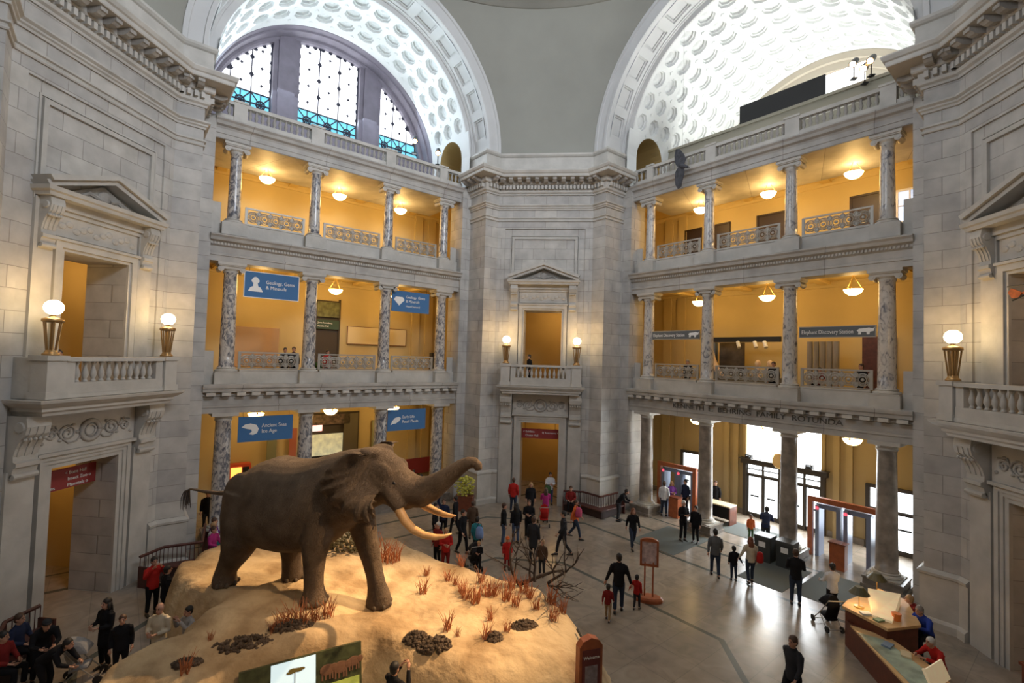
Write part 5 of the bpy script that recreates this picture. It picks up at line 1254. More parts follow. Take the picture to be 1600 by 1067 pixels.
def desk():
    MA = mat('mahogany_counter',(.115,.03,.016),.35,var=.25,vscale=5); TOP = mat('warm_counter_top',(.62,.40,.19),.35,var=.1,vscale=4)
    r = empty('information_desk', 'mahogany information desk with raised end and long low counter, bottom right of the hall', 'desk')
    # outline: raised end block, then the long counter running towards the viewer
    q = MB()
    blk = [(9.95,1.75),(10.45,.65),(11.5,1.0),(12.1,2.5),(11.75,3.1),(10.3,2.1)]
    q.prism(blk,'z',FZ,.42); q.build('end_block', MA, r)
    q = MB(); big = [(9.88,1.78),(10.43,.58),(11.55,.95),(12.18,2.5),(11.78,3.2),(10.25,2.18)]; q.prism(big,'z',.42,.50); q.build('end_top', TOP, r)
    q = MB(); q.prism([(9.95,1.70),(10.5,.62),(10.7,-.6),(10.55,-2.4),(10.2,-4.6),(9.4,-4.6),(9.6,-2.4),(9.75,-.6)],'z',FZ,.12); q.build('counter_body', MA, r)
    q = MB(); q.prism([(9.85,1.3),(10.6,.75),(10.82,-.6),(10.65,-2.4),(10.3,-4.6),(9.3,-4.6),(9.52,-2.4),(9.67,-.6)],'z',.12,.17); q.build('counter_top', TOP, r)
    q = MB(); q.prism([(9.8,.9),(10.35,.6),(10.5,-.6),(10.35,-1.7),(9.72,-1.7),(9.78,-.6)],'z',.171,.18)
    tag(q.build('floor_map', mat('map_print',(.32,.40,.33),.2,var=.5,vscale=2.2)), 'large green and grey map printed flat on the low counter of the information desk', 'map')
    q = MB(); q.add([(10.4,1.2,.56),(10.75,.9,.56),(11.75,2.1,.84),(10.95,2.35,.84),(10.4,1.2,.50),(10.75,.9,.50),(11.75,2.1,.50),(10.95,2.35,.50)],[(0,1,2,3),(0,4,5,1),(1,5,6,2),(2,6,7,3),(3,7,4,0)])
    tag(q.build('lit_map_board', mat('lit_map',(.9,.75,.5),.5,var=.12,vscale=3,emit=(1,.78,.48),es=.2)), 'brightly lit sloping map board on the raised end of the information desk', 'map board')
    q = MB(); q.box(-.45,.45,-.02,.02,0,.42); q.box(-.5,-.45,-.03,.03,0,.44); tag(q.build('leaflet_board', mat('lit_map',(.9,.75,.5),.5), M=T(10.5,-1.25,.18) @ Rz(35) @ Matrix.Rotation(radians(-25),4,'X')), 'pale lit leaflet panel standing on the low counter near the red-sweater helper', 'panel')
    rn = random.Random(4)
    def lamp(x, y, z, lab):
        l = empty('desk_lamp', lab, 'lamp', 'desk lamps on the information desk', loc=(x,y,z))
        q = MB(); q.lathe([(.13,0),(.13,.03),(.03,.05)],seg=14); q.build('base', BRASS, l)
        q = MB(); q.tube([(0,0,.04),(0,0,.55)],.015,6); q.build('stem', BRASS, l)
        q = MB(); q.lathe([(.10,.60),(.27,.42),(.275,.42),(.11,.62)],seg=18); q.build('lamp_shade', mat('olive_shade',(.10,.085,.035),.5), l)
        q = MB(); q.ell((0,0,.47),(.05,.05,.06),8,6); q.build('bulb', mat('warm_bulb',(1,.8,.5),.3,emit=(1,.75,.4),es=20), l)
        k = bpy.data.lights.new('desk_light','POINT'); k.energy = 14; k.color = (1,.62,.28); k.shadow_soft_size = .06
        o = bpy.data.objects.new('desk_light',k); COL.objects.link(o); o.location = (x,y,z+.38)
    lamp(10.35,1.75,.50,'olive-shaded desk lamp on the left corner of the raised desk end')
    lamp(11.55,2.9,.50,'olive-shaded desk lamp at the far corner of the raised desk end')
    for k,(x,y,s) in enumerate(((10.3,1.35,.14),(10.45,1.0,.12),(10.25,.3,.15),(10.45,-.1,.16))):
        q = MB(); 
        for j in range(4): q.box(-s,s,-s*.7,s*.7,.012*j,.012*j+.011)
        tag(q.build('leaflet_stack', mat(['white_leaflets','green_leaflets','blue_leaflets','cream_leaflets'][k],[(.7,.7,.66),(.25,.35,.2),(.2,.28,.4),(.7,.6,.4)][k],.6), M=T(x,y,.50 if k<2 else .181) @ Rz(20*k)), ['white leaflet stack beside the desk lamp','green leaflet stack on the raised desk end','blue leaflet stack on the low counter','cream leaflet stack on the low counter before the red-sweater helper'][k], 'leaflets', 'leaflet stacks on the desk')
    q = MB(); q.lathe([(.0,0),(.10,0),(.12,.2)],seg=10); tag(q.build('orange_cup', mat('orange_plastic',(.8,.22,.04),.4), M=T(11.0,1.12,.50)), 'small orange cup on the raised end of the information desk', 'cup')
desk()
# ------------------------------------------------------------------ people
SKIN = {'light':mat('light_skin',(.50,.27,.18),.5),'tan':mat('tan_skin',(.36,.19,.12),.5),'dark':mat('dark_skin',(.11,.055,.035),.5)}
EYE = mat('eye_dark',(.02,.015,.012),.3); LIP = mat('lip',(.35,.10,.08),.5); SHOE = mat('shoe_black',(.02,.018,.016),.5)
def cloth(name, c): return mat('cloth_'+name, c, .85, var=.12, vscale=5, spec=.15)
CL = dict(black=(.012,.012,.014), charcoal=(.03,.031,.035), navy=(.02,.027,.06), red=(.42,.022,.018), dred=(.20,.02,.018), white=(.62,.63,.66), cream=(.55,.48,.36), jeans=(.07,.10,.17), djeans=(.03,.042,.07), grey=(.11,.115,.12), lgrey=(.32,.31,.30), brown=(.09,.055,.035), orange=(.62,.14,.04), blue=(.03,.06,.32), purple=(.16,.05,.28), teal=(.03,.22,.28), pink=(.5,.08,.16), tan=(.33,.23,.13), green=(.06,.12,.05), skyblue=(.20,.30,.55), magenta=(.35,.03,.16))
HAIR = {k: mat('hair_'+k, c, .6, var=.2, vscale=9) for k, c in dict(black=(.012,.01,.009), brown=(.06,.03,.017), blond=(.36,.22,.10), grey=(.22,.20,.18), white=(.5,.48,.44), auburn=(.16,.05,.02)).items()}
def joints(pose):
    J = dict(hip=(0,0,.93), chest=(0,.0,1.28), neck=(0,.0,1.46), head=(0,-.025,1.62),
             kR=(-.10,-.02,.50), aR=(-.11,.03,.09), kL=(.10,-.02,.50), aL=(.11,.03,.09),
             sR=(-.175,0,1.40), eR=(-.235,.03,1.12), wR=(-.24,-.05,.88), sL=(.175,0,1.40), eL=(.235,.03,1.12), wL=(.24,-.05,.88))
    def u(**k): J.update(k)
    if pose == 'walk': u(kR=(-.1,-.17,.52),aR=(-.1,-.24,.10),kL=(.1,.06,.50),aL=(.1,.32,.16),eR=(-.23,.12,1.14),wR=(-.24,.16,.90),eL=(.23,-.09,1.14),wL=(.22,-.24,.95))
    elif pose == 'walk2': u(kL=(.1,-.13,.52),aL=(.1,-.18,.09),kR=(-.1,.04,.50),aR=(-.1,.22,.12),eR=(-.23,-.02,1.13),wR=(-.23,-.2,.92),eL=(.24,.07,1.13),wL=(.25,.08,.88))
    elif pose == 'photo': u(eR=(-.27,-.16,1.22),wR=(-.10,-.30,1.52),eL=(.27,-.16,1.22),wL=(.10,-.30,1.52))
    elif pose == 'holdL': u(eL=(.30,.0,1.13),wL=(.42,-.03,.92),kR=(-.1,-.1,.5),aR=(-.1,-.12,.09),aL=(.1,.12,.11))
    elif pose == 'holdR': u(eR=(-.30,.0,1.13),wR=(-.42,-.03,.92))
    elif pose == 'holdboth': u(eR=(-.29,.0,1.12),wR=(-.36,-.02,.88),eL=(.29,.0,1.12),wL=(.38,-.02,.88),kR=(-.1,-.12,.5),aR=(-.1,-.16,.09),aL=(.1,.14,.11))
    elif pose == 'phone': u(eR=(-.24,-.04,1.12),wR=(-.09,-.28,1.18),eL=(.24,-.04,1.12),wL=(.08,-.26,1.14))
    elif pose == 'push': u(eR=(-.23,-.1,1.14),wR=(-.18,-.36,1.04),eL=(.23,-.1,1.14),wL=(.18,-.36,1.04),kR=(-.1,-.1,.5),aR=(-.1,-.14,.09),aL=(.1,.16,.11))
    elif pose == 'sign': u(eR=(-.26,-.06,1.62),wR=(-.16,-.10,1.88),eL=(.24,-.02,1.14),wL=(.10,-.2,1.1))
    elif pose == 'point': u(eL=(.40,-.12,1.38),wL=(.62,-.22,1.40))
    elif pose == 'lean': u(chest=(0,-.18,1.22),neck=(0,-.30,1.36),head=(0,-.40,1.48),sR=(-.175,-.24,1.30),sL=(.175,-.24,1.30),eR=(-.24,-.36,1.04),wR=(-.12,-.56,1.02),eL=(.24,-.36,1.04),wL=(.12,-.56,1.02))
    elif pose == 'bend': u(hip=(0,.1,.88),chest=(0,-.22,1.08),neck=(0,-.36,1.16),head=(0,-.46,1.24),sR=(-.175,-.30,1.12),sL=(.175,-.30,1.12),eR=(-.22,-.44,.88),wR=(-.14,-.62,.80),eL=(.22,-.44,.88),wL=(.14,-.62,.80),kR=(-.1,-.02,.48),kL=(.1,-.02,.48))
    elif pose == 'sit':
        u(hip=(0,0,.52),chest=(0,.02,.86),neck=(0,.0,1.04),head=(0,-.03,1.20),kR=(-.13,-.42,.50),aR=(-.13,-.40,.09),kL=(.13,-.42,.50),aL=(.13,-.40,.09),
          sR=(-.175,0,.98),eR=(-.24,-.06,.74),wR=(-.12,-.28,.66),sL=(.175,0,.98),eL=(.24,-.06,.74),wL=(.12,-.28,.66))
    elif pose == 'deskwork':
        u(hip=(0,0,.62),chest=(0,-.10,.96),neck=(0,-.20,1.12),head=(0,-.28,1.26),kR=(-.13,-.40,.56),aR=(-.13,-.36,.09),kL=(.13,-.40,.56),aL=(.13,-.36,.09),
          sR=(-.185,-.14,1.06),eR=(-.26,-.30,.86),wR=(-.12,-.56,.92),sL=(.185,-.14,1.06),eL=(.26,-.30,.86),wL=(.12,-.54,.92))
    return {k: Vector(v) for k, v in J.items()}
def lerp(a, b, t): return a+(b-a)*t
PC = {}
def tmp(mb, name, m, vox, sm=2, extra=None):
    o = mb.build(name, m); remesh(o, vox, sm); me = o.data; bpy.data.objects.remove(o)
    if extra:
        a = MB(); a.v = [tuple(v.co) for v in me.vertices]; a.f = [tuple(p.vertices) for p in me.polygons]; a.m = [0]*len(a.f)
        extra(a); me2 = a.mesh(name, m, True); return me2
    return me
def body_mesh(pose, hs):
    J = joints(pose); m = MB(); hd = J['head']
    up = (J['neck']-J['chest']).normalized()
    m.tube([J['hip']-Vector((0,0,.08)),J['hip'],lerp(J['hip'],J['chest'],.45),J['chest'],lerp(J['chest'],J['neck'],.7),J['neck']],[(.13,.10),(.15,.11),(.125,.09),(.155,.105),(.13,.08),(.06,.06)],12)
    m.tube([J['neck']-Vector((0,0,.04)), lerp(J['neck'],hd,.6)],[.062,.055],10)
    for s in ('R','L'):
        m.tube([J['s'+s],lerp(J['s'+s],J['e'+s],.5),J['e'+s],lerp(J['e'+s],J['w'+s],.3),J['w'+s]],[.055,.048,.038,.040,.027],8)
        hj = J['hip']+Vector((-.09 if s=='R' else .09,0,-.02))
        m.tube([hj,lerp(hj,J['k'+s],.5),J['k'+s],lerp(J['k'+s],J['a'+s],.35),J['a'+s]],[.085,.075,.052,.052,.035],8)
        m.tube([J['a'+s]+Vector((0,.03,-.03)),J['a'+s]+Vector((0,-.14,-.06))],[(.035,.03),(.038,.02)],8)
    h = hs
    m.ell(hd+Vector((0,.01,.02))*h,(.075*h,.093*h,.10*h),16,12); m.ell(hd+Vector((0,-.03,-.055))*h,(.052*h,.058*h,.06*h),12,8)
    for sx in (-1,1): m.ell(hd+Vector((sx*.077*h,.005,-.005)),(.012,.022*h,.034*h),8,6)
    def extra(a):
        a.mi = 0
        a.tube([hd+Vector((0,-.085,.02))*h,hd+Vector((0,-.108,-.018))*h,hd+Vector((0,-.088,-.028))*h],[.009*h,.016*h,.010*h],6)
        for s in ('R','L'):
            e, w = J['e'+s], J['w'+s]; d = (w-e).normalized(); sd = 1 if s=='L' else -1
            n = Vector((sd,0,0)); n = (n-d*n.dot(d)); n = n.normalized() if n.length > .1 else Vector((0,1,0)); p = d.cross(n).normalized()
            if p.y > 0: p = -p
            # n: palm normal outward, p: across the palm towards the thumb side
            a.tube([w-d*.01,w+d*.03,w+d*.075,w+d*.095],[(.022,.022),(.034,.018),(.040,.016),(.036,.013)],8)
            for i,(off,L_) in enumerate(((.030,.068),(.010,.078),(-.010,.072),(-.030,.056))):
                b0 = w+d*.088+p*off; c = -n
                a.tube([b0,b0+d*L_*.5+c*.006,b0+d*L_*.85+c*.022,b0+d*L_+c*.035],[.0095,.009,.008,.006],5)
            b0 = w+d*.03+p*.032; a.tube([b0,b0+p*.025+d*.03-n*.005,b0+p*.03+d*.058-n*.015],[.012,.0105,.008],5)
        a.mi = 1
        for sx in (-1,1): a.ell(hd+Vector((sx*.030,-.083,.018))*h,(.012*h,.007*h,.007*h),8,5)
        for sx in (-1,1): a.tube([hd+Vector((sx*.015,-.088,.038))*h,hd+Vector((sx*.045,-.078,.036))*h],.004*h,4)
        a.mi = 2; a.ell(hd+Vector((0,-.086,-.058))*h,(.022*h,.007*h,.007*h),8,5)
    return tmp(m,'body',[SKIN['light'],EYE,LIP],.02,1,extra)
def top_mesh(pose, kind):
    J = joints(pose); m = MB(); hp = J['hip']
    b = -.12 if kind != 'coat' else -.34
    seated = pose in ('sit','deskwork')
    low = hp+Vector((0,0,-.06 if seated else b))
    m.tube([low,hp,lerp(hp,J['chest'],.45),J['chest'],lerp(J['chest'],J['neck'],.65),lerp(J['chest'],J['neck'],1.02)],[(.185 if kind=='coat' else .172,.14),(.172,.132),(.158,.118),(.188,.132),(.165,.10),(.07,.068)],14)
    m.tube([J['sR'],J['sL']],.066,10)
    for s in ('R','L'):
        wv = lerp(J['e'+s],J['w'+s],.93)
        m.tube([J['s'+s],lerp(J['s'+s],J['e'+s],.5),J['e'+s],lerp(J['e'+s],J['w'+s],.4),wv],[.074,.066,.056,.052,.044],10)
    m.tube([lerp(J['chest'],J['neck'],.8),lerp(J['neck'],J['head'],.25)],[.085,.07],12)
    return tmp(m,'jacket',BLACK,.022,2)
def leg_mesh(pose):
    J = joints(pose); m = MB(); hp = J['hip']
    m.tube([hp+Vector((0,0,.08)),hp,hp-Vector((0,0,.09))],[(.15,.115),(.16,.125),(.14,.115)],12)
    for s in ('R','L'):
        hj = hp+Vector((-.09 if s=='R' else .09,0,-.03)); a = lerp(J['k'+s],J['a'+s],.94)
        m.tube([hj,lerp(hj,J['k'+s],.45),J['k'+s],lerp(J['k'+s],J['a'+s],.4),a],[.102,.092,.068,.064,.056],10)
    return tmp(m,'trousers',BLACK,.022,2)
def shoe_mesh(pose):
    J = joints(pose); m = MB()
    for s in ('R','L'):
        a = J['a'+s]; m.loft([[tuple(a+Vector((w*cos(t),y,z0+hz*max(sin(t),-.55)))) for t in [2*pi*k/10 for k in range(10)]] for y,w,hz,z0 in ((.07,.025,.035,-.055),(.05,.04,.055,-.05),(-.03,.044,.055,-.05),(-.12,.048,.032,-.06),(-.18,.038,.024,-.065),(-.205,.015,.012,-.07))])
    return m.mesh('shoes',SHOE,True)
def hair_mesh(pose, kind, hs):
    J = joints(pose); hd = J['head']; h = hs; m = MB()
    if kind == 'hood': m.ell(hd+Vector((0,.012,.02))*h,(.105*h,.118*h,.13*h),14,10)
    elif kind == 'cap':
        m.ell(hd+Vector((0,.01,.045))*h,(.086*h,.103*h,.085*h),14,8); m.ell(hd+Vector((0,-.10,.055))*h,(.06*h,.06*h,.012*h),10,4)
    else:
        m.ell(hd+Vector((0,.022,.036))*h,(.086*h,.098*h,.098*h),14,10); m.ell(hd+Vector((0,.05,-.01))*h,(.08*h,.06*h,.085*h),12,8)
        if kind == 'long':
            m.tube([hd+Vector((0,.05,.03))*h,hd+Vector((0,.075,-.08))*h,hd+Vector((0,.09,-.2))*h,hd+Vector((0,.085,-.3))*h],[(.085*h,.06*h),(.095*h,.05*h),(.10*h,.045*h),(.06*h,.02*h)],12)
            for sx in (-1,1): m.tube([hd+Vector((sx*.07,.01,.03))*h,hd+Vector((sx*.088,.0,-.06))*h,hd+Vector((sx*.09,.02,-.17))*h],[.03*h,.032*h,.02*h],8)
        if kind == 'bun': m.ell(hd+Vector((0,.11,.07))*h,(.04*h,.04*h,.04*h),10,6)
    return m.mesh('hair',HAIR['black'],True)
def setm(o, m, i=0):
    o.material_slots[i].link = 'OBJECT'; o.material_slots[i].material = m
def person(x, y, face, lab, pose='stand', top='black', bot='djeans', hair='brown', hk='short', tk='jacket', skin='light', h=1.75, z=None, group=None, kid=False):
    """face: heading in degrees, 0 = towards -y (the viewer), 90 = towards +x"""
    hs = 1.28 if kid else 1.06
    def get(k, f):
        if k not in PC: PC[k] = f()
        return PC[k]
    sc = h*1.07/1.75
    r = empty('person', lab, 'person', group, loc=(x,y,FZ if z is None else z), rz=radians(face)); r.scale = (sc,sc,sc)
    def part(name, me, m):
        o = bpy.data.objects.new(name, me); COL.objects.link(o); o.parent = r; setm(o, m); return o
    part('body', get(('b',pose,hs),lambda: body_mesh(pose,hs)), SKIN[skin])
    part('coat' if tk=='coat' else 'jacket', get(('t',pose,tk),lambda: top_mesh(pose,tk)), cloth(top,CL[top]))
    part('trousers', get(('l',pose),lambda: leg_mesh(pose)), cloth(bot,CL[bot]))
    part('shoes', get(('s',pose),lambda: shoe_mesh(pose)), SHOE)
    if hk != 'bald': part('hair' if hk not in ('cap','hood') else hk, get(('h',pose,hk,hs),lambda: hair_mesh(pose,hk,hs)), HAIR[hair] if hk not in ('cap','hood') else cloth(hair,CL.get(hair,(.02,.02,.02))))
    return r
def put(x, y, h=0.0): return (x,y)
P = person
# centre crowd in front of the far pier
P(-1.27,12.3,170,'person in a bright red jacket seen from behind, left of the far pier doorway',top='red',bot='djeans',hair='brown')
P(-.31,12.0,10,'person with pale hair and dark jacket standing in front of the far pier doorway',top='black',bot='black',hair='blond',hk='long',h=1.65)
P(.68,14.1,15,'person in a white jacket coming through the far pier doorway',pose='phone',top='white',bot='jeans',hair='black')
P(.52,11.2,185,'person in blue jeans pushing a red pushchair near the far pier doorway',pose='push',top='magenta',bot='jeans',hair='brown',hk='long',h=1.62)
P(-1.26,7.68,100,'person in black jacket and light blue jeans standing sideways, left of the dark-jacketed woman',top='black',bot='jeans',hair='brown')
P(-.72,7.95,-150,'woman with long black hair, black jacket and blue jeans seen from behind',top='black',bot='jeans',hair='black',hk='long',h=1.7)
P(-.18,8.6,0,'person in black coat and black trousers facing the viewer with hands together',pose='phone',top='black',bot='black',hair='brown',h=1.7)
P(.18,6.05,160,'large dark figure in a long charcoal coat in the middle of the crowd',top='charcoal',bot='charcoal',hair='brown',tk='coat',h=1.75)
P(.60,4.85,-20,'child with tousled fair hair in brown top close to the dead branch',top='brown',bot='charcoal',hair='blond',h=1.3,kid=True)
P(-.80,5.15,20,'child in a long red coat and pinkish hat just behind the mound',top='red',bot='dred',hair='orange',hk='cap',tk='coat',h=1.22,kid=True)
P(1.42,6.9,-80,'person in dark clothes striding to the left, right of the crowd',pose='walk',top='charcoal',bot='charcoal',hair='black',h=1.8)
P(2.0,9.0,80,'person in an orange jacket and jeans striding right near the curved bench',pose='walk',top='orange',bot='djeans',hair='brown',h=1.7)
P(-2.88,6.4,60,'person in dark suit and short dark hair standing sideways near the tusks',pose='walk2',top='black',bot='black',hair='black',h=1.75)
P(-2.18,6.0,160,'woman with dark hair in teal top seen from behind beside the suited person',top='teal',bot='charcoal',hair='black',h=1.62)
P(-1.9,4.8,0,'small child in black with fair hair standing right behind the mound edge',pose='phone',top='black',bot='black',hair='blond',h=1.1,kid=True)
P(-3.16,4.55,20,'person in red sweater right beneath the tip of the near tusk',pose='phone',top='red',bot='dred',hair='blond',h=1.6)
P(-3.6,5.0,-30,'white-haired person in red top and black trousers left of the red sweater',top='dred',bot='black',hair='white',h=1.65)
P(-4.32,7.3,90,'person in black coat far left of the group behind the tusks',top='black',bot='black',hair='black',h=1.7)
P(-4.1,8.0,0,'person in open dark coat and light shirt holding a white paper above the head',pose='sign',top='navy',bot='black',hair='brown',h=1.7)
P(-3.66,8.5,-100,'person in black jacket stepping forward right of the raised white paper',pose='walk2',top='black',bot='black',hair='black',h=1.7)
P(-2.78,8.2,200,'person in dark brown seen from behind beside the left corner of the far pier',top='brown',bot='brown',hair='brown',h=1.6)
P(-2.15,5.2,30,'fair-haired small child in dark clothes sitting in the pushchair by the suited person',pose='sit',top='black',bot='charcoal',hair='blond',h=1.0,kid=True,z=FZ+.1)
P(1.86,13.05,0,'person in dark red sitting on the left end of the bench by the far pier',pose='sit',top='dred',bot='black',hair='brown')
P(4.35,12.0,70,'person in black leaning forward over the right end of the far pier bench',pose='lean',top='black',bot='charcoal',hair='black')
P(4.55,8.3,10,'woman in dark jacket and jeans walking towards the viewer, left of the grey mat',pose='walk',top='black',bot='djeans',hair='auburn',hk='long',h=1.68)
P(6.98,13.4,160,'person in black vest over white sleeves by the first right-hand column',top='white',bot='djeans',hair='brown')
P(7.5,13.95,10,'blond woman in purple top inside the left security frame',pose='phone',top='purple',bot='djeans',hair='blond',hk='long',h=1.65)
P(8.3,14.1,-60,'person in navy shirt behind the left security frame',top='navy',bot='black',hair='black')
P(7.1,9.7,20,'uniformed person in black leaning at the second right-hand column, left one of two',pose='phone',top='black',bot='black',hair='white',h=1.78)
P(7.62,9.5,-40,'person in black standing at the second right-hand column, right one of two',top='black',bot='black',hair='black',h=1.62)
P(9.95,14.2,-30,'person in black standing against the ochre wall behind the inspection table',top='black',bot='black',hair='brown')
P(7.42,5.95,170,'man in grey jacket and dark jeans walking away towards the entrance',pose='walk2',top='grey',bot='djeans',hair='black',h=1.75)
P(8.06,5.75,175,'dark-clad child holding the hand of the woman with the red bag',pose='holdR',top='black',bot='djeans',hair='black',h=1.22,kid=True)
P(8.63,5.6,180,'long-haired woman in white top with a red shoulder bag, seen from behind',pose='holdL',top='cream',bot='djeans',hair='auburn',hk='long',h=1.65)
P(3.25,2.55,172,'man in a black jacket walking away with a child at either hand',pose='holdboth',top='black',bot='djeans',hair='black',h=1.83)
P(2.85,1.98,165,'child in dark red jacket at the left hand side of the man in black',pose='walk2',top='dred',bot='tan',hair='black',h=1.08,kid=True)
P(3.90,2.85,150,'small child in red top at the right hand side of the man in black',pose='holdL',top='red',bot='charcoal',hair='black',h=1.08,kid=True)
P(10.85,9.75,150,'person in a navy blue jacket bending near the entrance doors',pose='lean',top='navy',bot='charcoal',hair='black')
P(10.4,10.3,0,'small child in an orange and green outfit near the entrance doors',top='orange',bot='green',hair='brown',h=1.15,kid=True)
P(9.6,4.1,160,'person in black jacket and jeans standing on the mat before the litter bins',pose='phone',top='black',bot='djeans',hair='brown',h=1.82)
P(10.48,3.45,185,'woman in white shirt and black trousers behind the empty pushchair',pose='push',top='white',bot='black',hair='black',hk='bun',h=1.66)
P(6.9,-1.65,-60,'blurred dark figure in charcoal walking left at the bottom of the hall floor',pose='walk',top='charcoal',bot='black',hair='brown',h=1.78)
P(12.0,1.35,-75,'helper in a bright blue shirt leaning over the information desk',pose='deskwork',top='blue',bot='black',hair='grey',h=1.75,z=FZ+.05)
P(11.25,-.15,-80,'white-haired helper in a red sweater behind the low counter of the desk',pose='deskwork',top='red',bot='black',hair='white',h=1.65)
P(12.3,2.05,-120,'helper in a red top beside the lit map board, behind the blue shirt',pose='deskwork',top='dred',bot='black',hair='blond',h=1.7)
P(11.6,-2.6,-80,'person in cream jacket bending over papers at the near end of the desk',pose='deskwork',top='cream',bot='black',hair='brown',h=1.6)
# left side
P(-11.5,.05,60,'person in a red hooded jacket holding up a camera, left of the mound',pose='photo',top='red',bot='black',hair='black',h=1.7)
P(-10.7,-.35,150,'person in black seen from behind next to the red hooded jacket',top='black',bot='black',hair='black',h=1.65)
P(-8.95,-2.55,10,'bald man in a cream jacket standing in the left hollow of the mound',pose='phone',top='cream',bot='djeans',hair='black',hk='bald',h=1.75)
P(-8.35,-2.3,-20,'man in pale grey shirt lifting a camera to his face beside the bald man',pose='photo',top='lgrey',bot='tan',hair='black',h=1.6)
P(-10.55,-2.45,-10,'woman with long dark hair all in black, bottom left of the picture',pose='phone',top='black',bot='black',hair='black',hk='long',tk='coat',h=1.7)
P(-9.8,-2.75,40,'dark-haired boy in black beside the long-haired woman',top='black',bot='black',hair='brown',h=1.5)
P(-11.6,-3.15,60,'person in black with a dark knitted hat at the near bench',pose='lean',top='black',bot='black',hair='charcoal',hk='cap',h=1.72)
P(-12.7,-2.8,100,'person in dark blue sitting at the left end of the near bench',pose='sit',top='navy',bot='black',hair='brown')
P(-12.2,-3.55,100,'person in dark red and black sitting at the bottom left corner bench',pose='sit',top='dred',bot='black',hair='black')
P(-10.9,-3.6,100,'person in black bending towards the pushchair in the bottom left corner',pose='bend',top='black',bot='black',hair='black',h=1.65)
P(-13.07,4.76,110,'person in purple top sitting on the far left bench',pose='sit',top='purple',bot='magenta',hair='brown')
P(-12.72,4.26,100,'person in white and turquoise sitting on the far left bench',pose='sit',top='white',bot='teal',hair='blond')
P(-12.40,3.86,90,'person in magenta top with a dark coat sitting leftmost on the far left bench',pose='sit',top='magenta',bot='teal',hair='brown')
P(-12.4,5.6,100,'child in dark purple standing at the right end of the far left bench',top='purple',bot='djeans',hair='brown',h=1.2,kid=True)
P(-14.95,6.8,30,'person in black behind the leftmost ground-floor column on the left',top='black',bot='charcoal',hair='brown')

P(-8.75,5.0,160,'person in black walking beyond the mound, framed by the elephant legs',pose='walk2',top='black',bot='black',hair='black',h=1.7)
P(-10.2,5.2,30,'child in dark red beyond the mound behind the elephant',top='dred',bot='black',hair='brown',h=1.3,kid=True)
P(-7.9,13.9,30,'person with dark hair inside the left ground-floor exhibit, left one of three',top='brown',bot='black',hair='black',h=1.72)
P(-7.15,13.1,0,'person with dark hair inside the left ground-floor exhibit, middle one of three',top='brown',bot='black',hair='black',h=1.7)
P(-6.45,12.2,0,'person with dark hair inside the left ground-floor exhibit, right one of three',top='charcoal',bot='black',hair='black',h=1.7)
P(-2.25,-3.95,150,'person in black photographing at the front of the mound, right of the picture board',pose='photo',top='black',bot='black',hair='black',h=1.72)
# galleries
def gp(M, x, y, face, rot, *a, **k): v = M @ Vector((x,y,0)); P(v.x, v.y, face+rot, *a, z=6.2, **k)
gp(ML,-2.85,14.85,0,45,'person in black at the second-floor railing, left one of the two in the left bay',top='black',bot='black',hair='black',h=1.65)
gp(ML,-2.42,14.95,-20,45,'person in black at the second-floor railing, right one of the two in the left bay',top='charcoal',bot='black',hair='brown',h=1.7)
gp(ML,-.78,14.85,10,45,'person in bright red top at the left second-floor railing beside a column',top='red',bot='black',hair='black',h=1.6)
gp(ML,-1.25,14.8,0,45,'small child in bright green at the left second-floor railing',top='green',bot='black',hair='black',h=1.2,kid=True)
gp(MR,-3.48,14.8,0,-45,'person in black at the right second-floor railing under the left grey sign',top='black',bot='black',hair='grey',h=1.65)
gp(MR,.93,14.9,0,-45,'person in black top in the middle bay of the right second-floor gallery',top='black',bot='black',hair='brown',h=1.65)
gp(MR,4.43,14.9,-30,-45,'person in dark suit in the right bay of the right second-floor gallery',top='black',bot='black',hair='brown',h=1.65)
gp(MR,2.7,14.95,40,-45,'person in dark red bending in the right bay of the right second-floor gallery',pose='lean',top='dred',bot='black',hair='black',h=1.6)
P(-.75,14.5,-60,'person in black standing in the upper doorway of the far pier balcony',top='black',bot='black',hair='black',h=1.7,z=6.2)
P(-14.6,-.55,60,'dark figure low in the upper doorway of the left pier balcony',top='black',bot='black',hair='black',h=1.3,z=6.2,kid=True)
# bags, paper and pushchairs
q = MB(); q.box(-.12,.12,-.01,.01,-.16,.16); tag(q.build('paper_sheet', WHITE, M=T(-4.27,7.92,FZ+2.2)), 'white sheet of paper held above the crowd near the raised trunk', 'paper')
def bag(x,y,z,s,c,lab,cat='bag'):
    r = empty('backpack' if cat=='backpack' else 'shoulder_bag', lab, cat, loc=(x,y,z)); q = MB()
    q.loft([[(s[0]*w*cos(t),s[1]*w*sin(t),zz) for t in [2*pi*k/12 for k in range(12)]] for zz,w in ((-s[2],.75),(-s[2]*.8,.95),(0,1),(s[2]*.7,.85),(s[2],.5))])
    q.build('pouch', cloth(c,CL[c]), r, smooth=True); q = MB(); q.tube([(-s[0]*.6,0,s[2]*.8),(-s[0]*.3,.02,s[2]*1.6),(s[0]*.3,.02,s[2]*1.6),(s[0]*.6,0,s[2]*.8)],.012,5); q.build('strap', BLACK, r)
bag(8.93,5.48,FZ+1.05,(.13,.10,.2),'red','red shoulder bag of the woman in white')
bag(2.12,8.85,FZ+1.3,(.17,.12,.22),'pink','pink and orange backpack on the striding person near the curved bench','backpack')
bag(-2.05,5.83,FZ+1.15,(.17,.12,.24),'skyblue','light blue backpack on the woman in teal','backpack')
bag(.55,13.85,FZ+.95,(.2,.14,.22),'green','dark green bag carried in front of the white jacket')
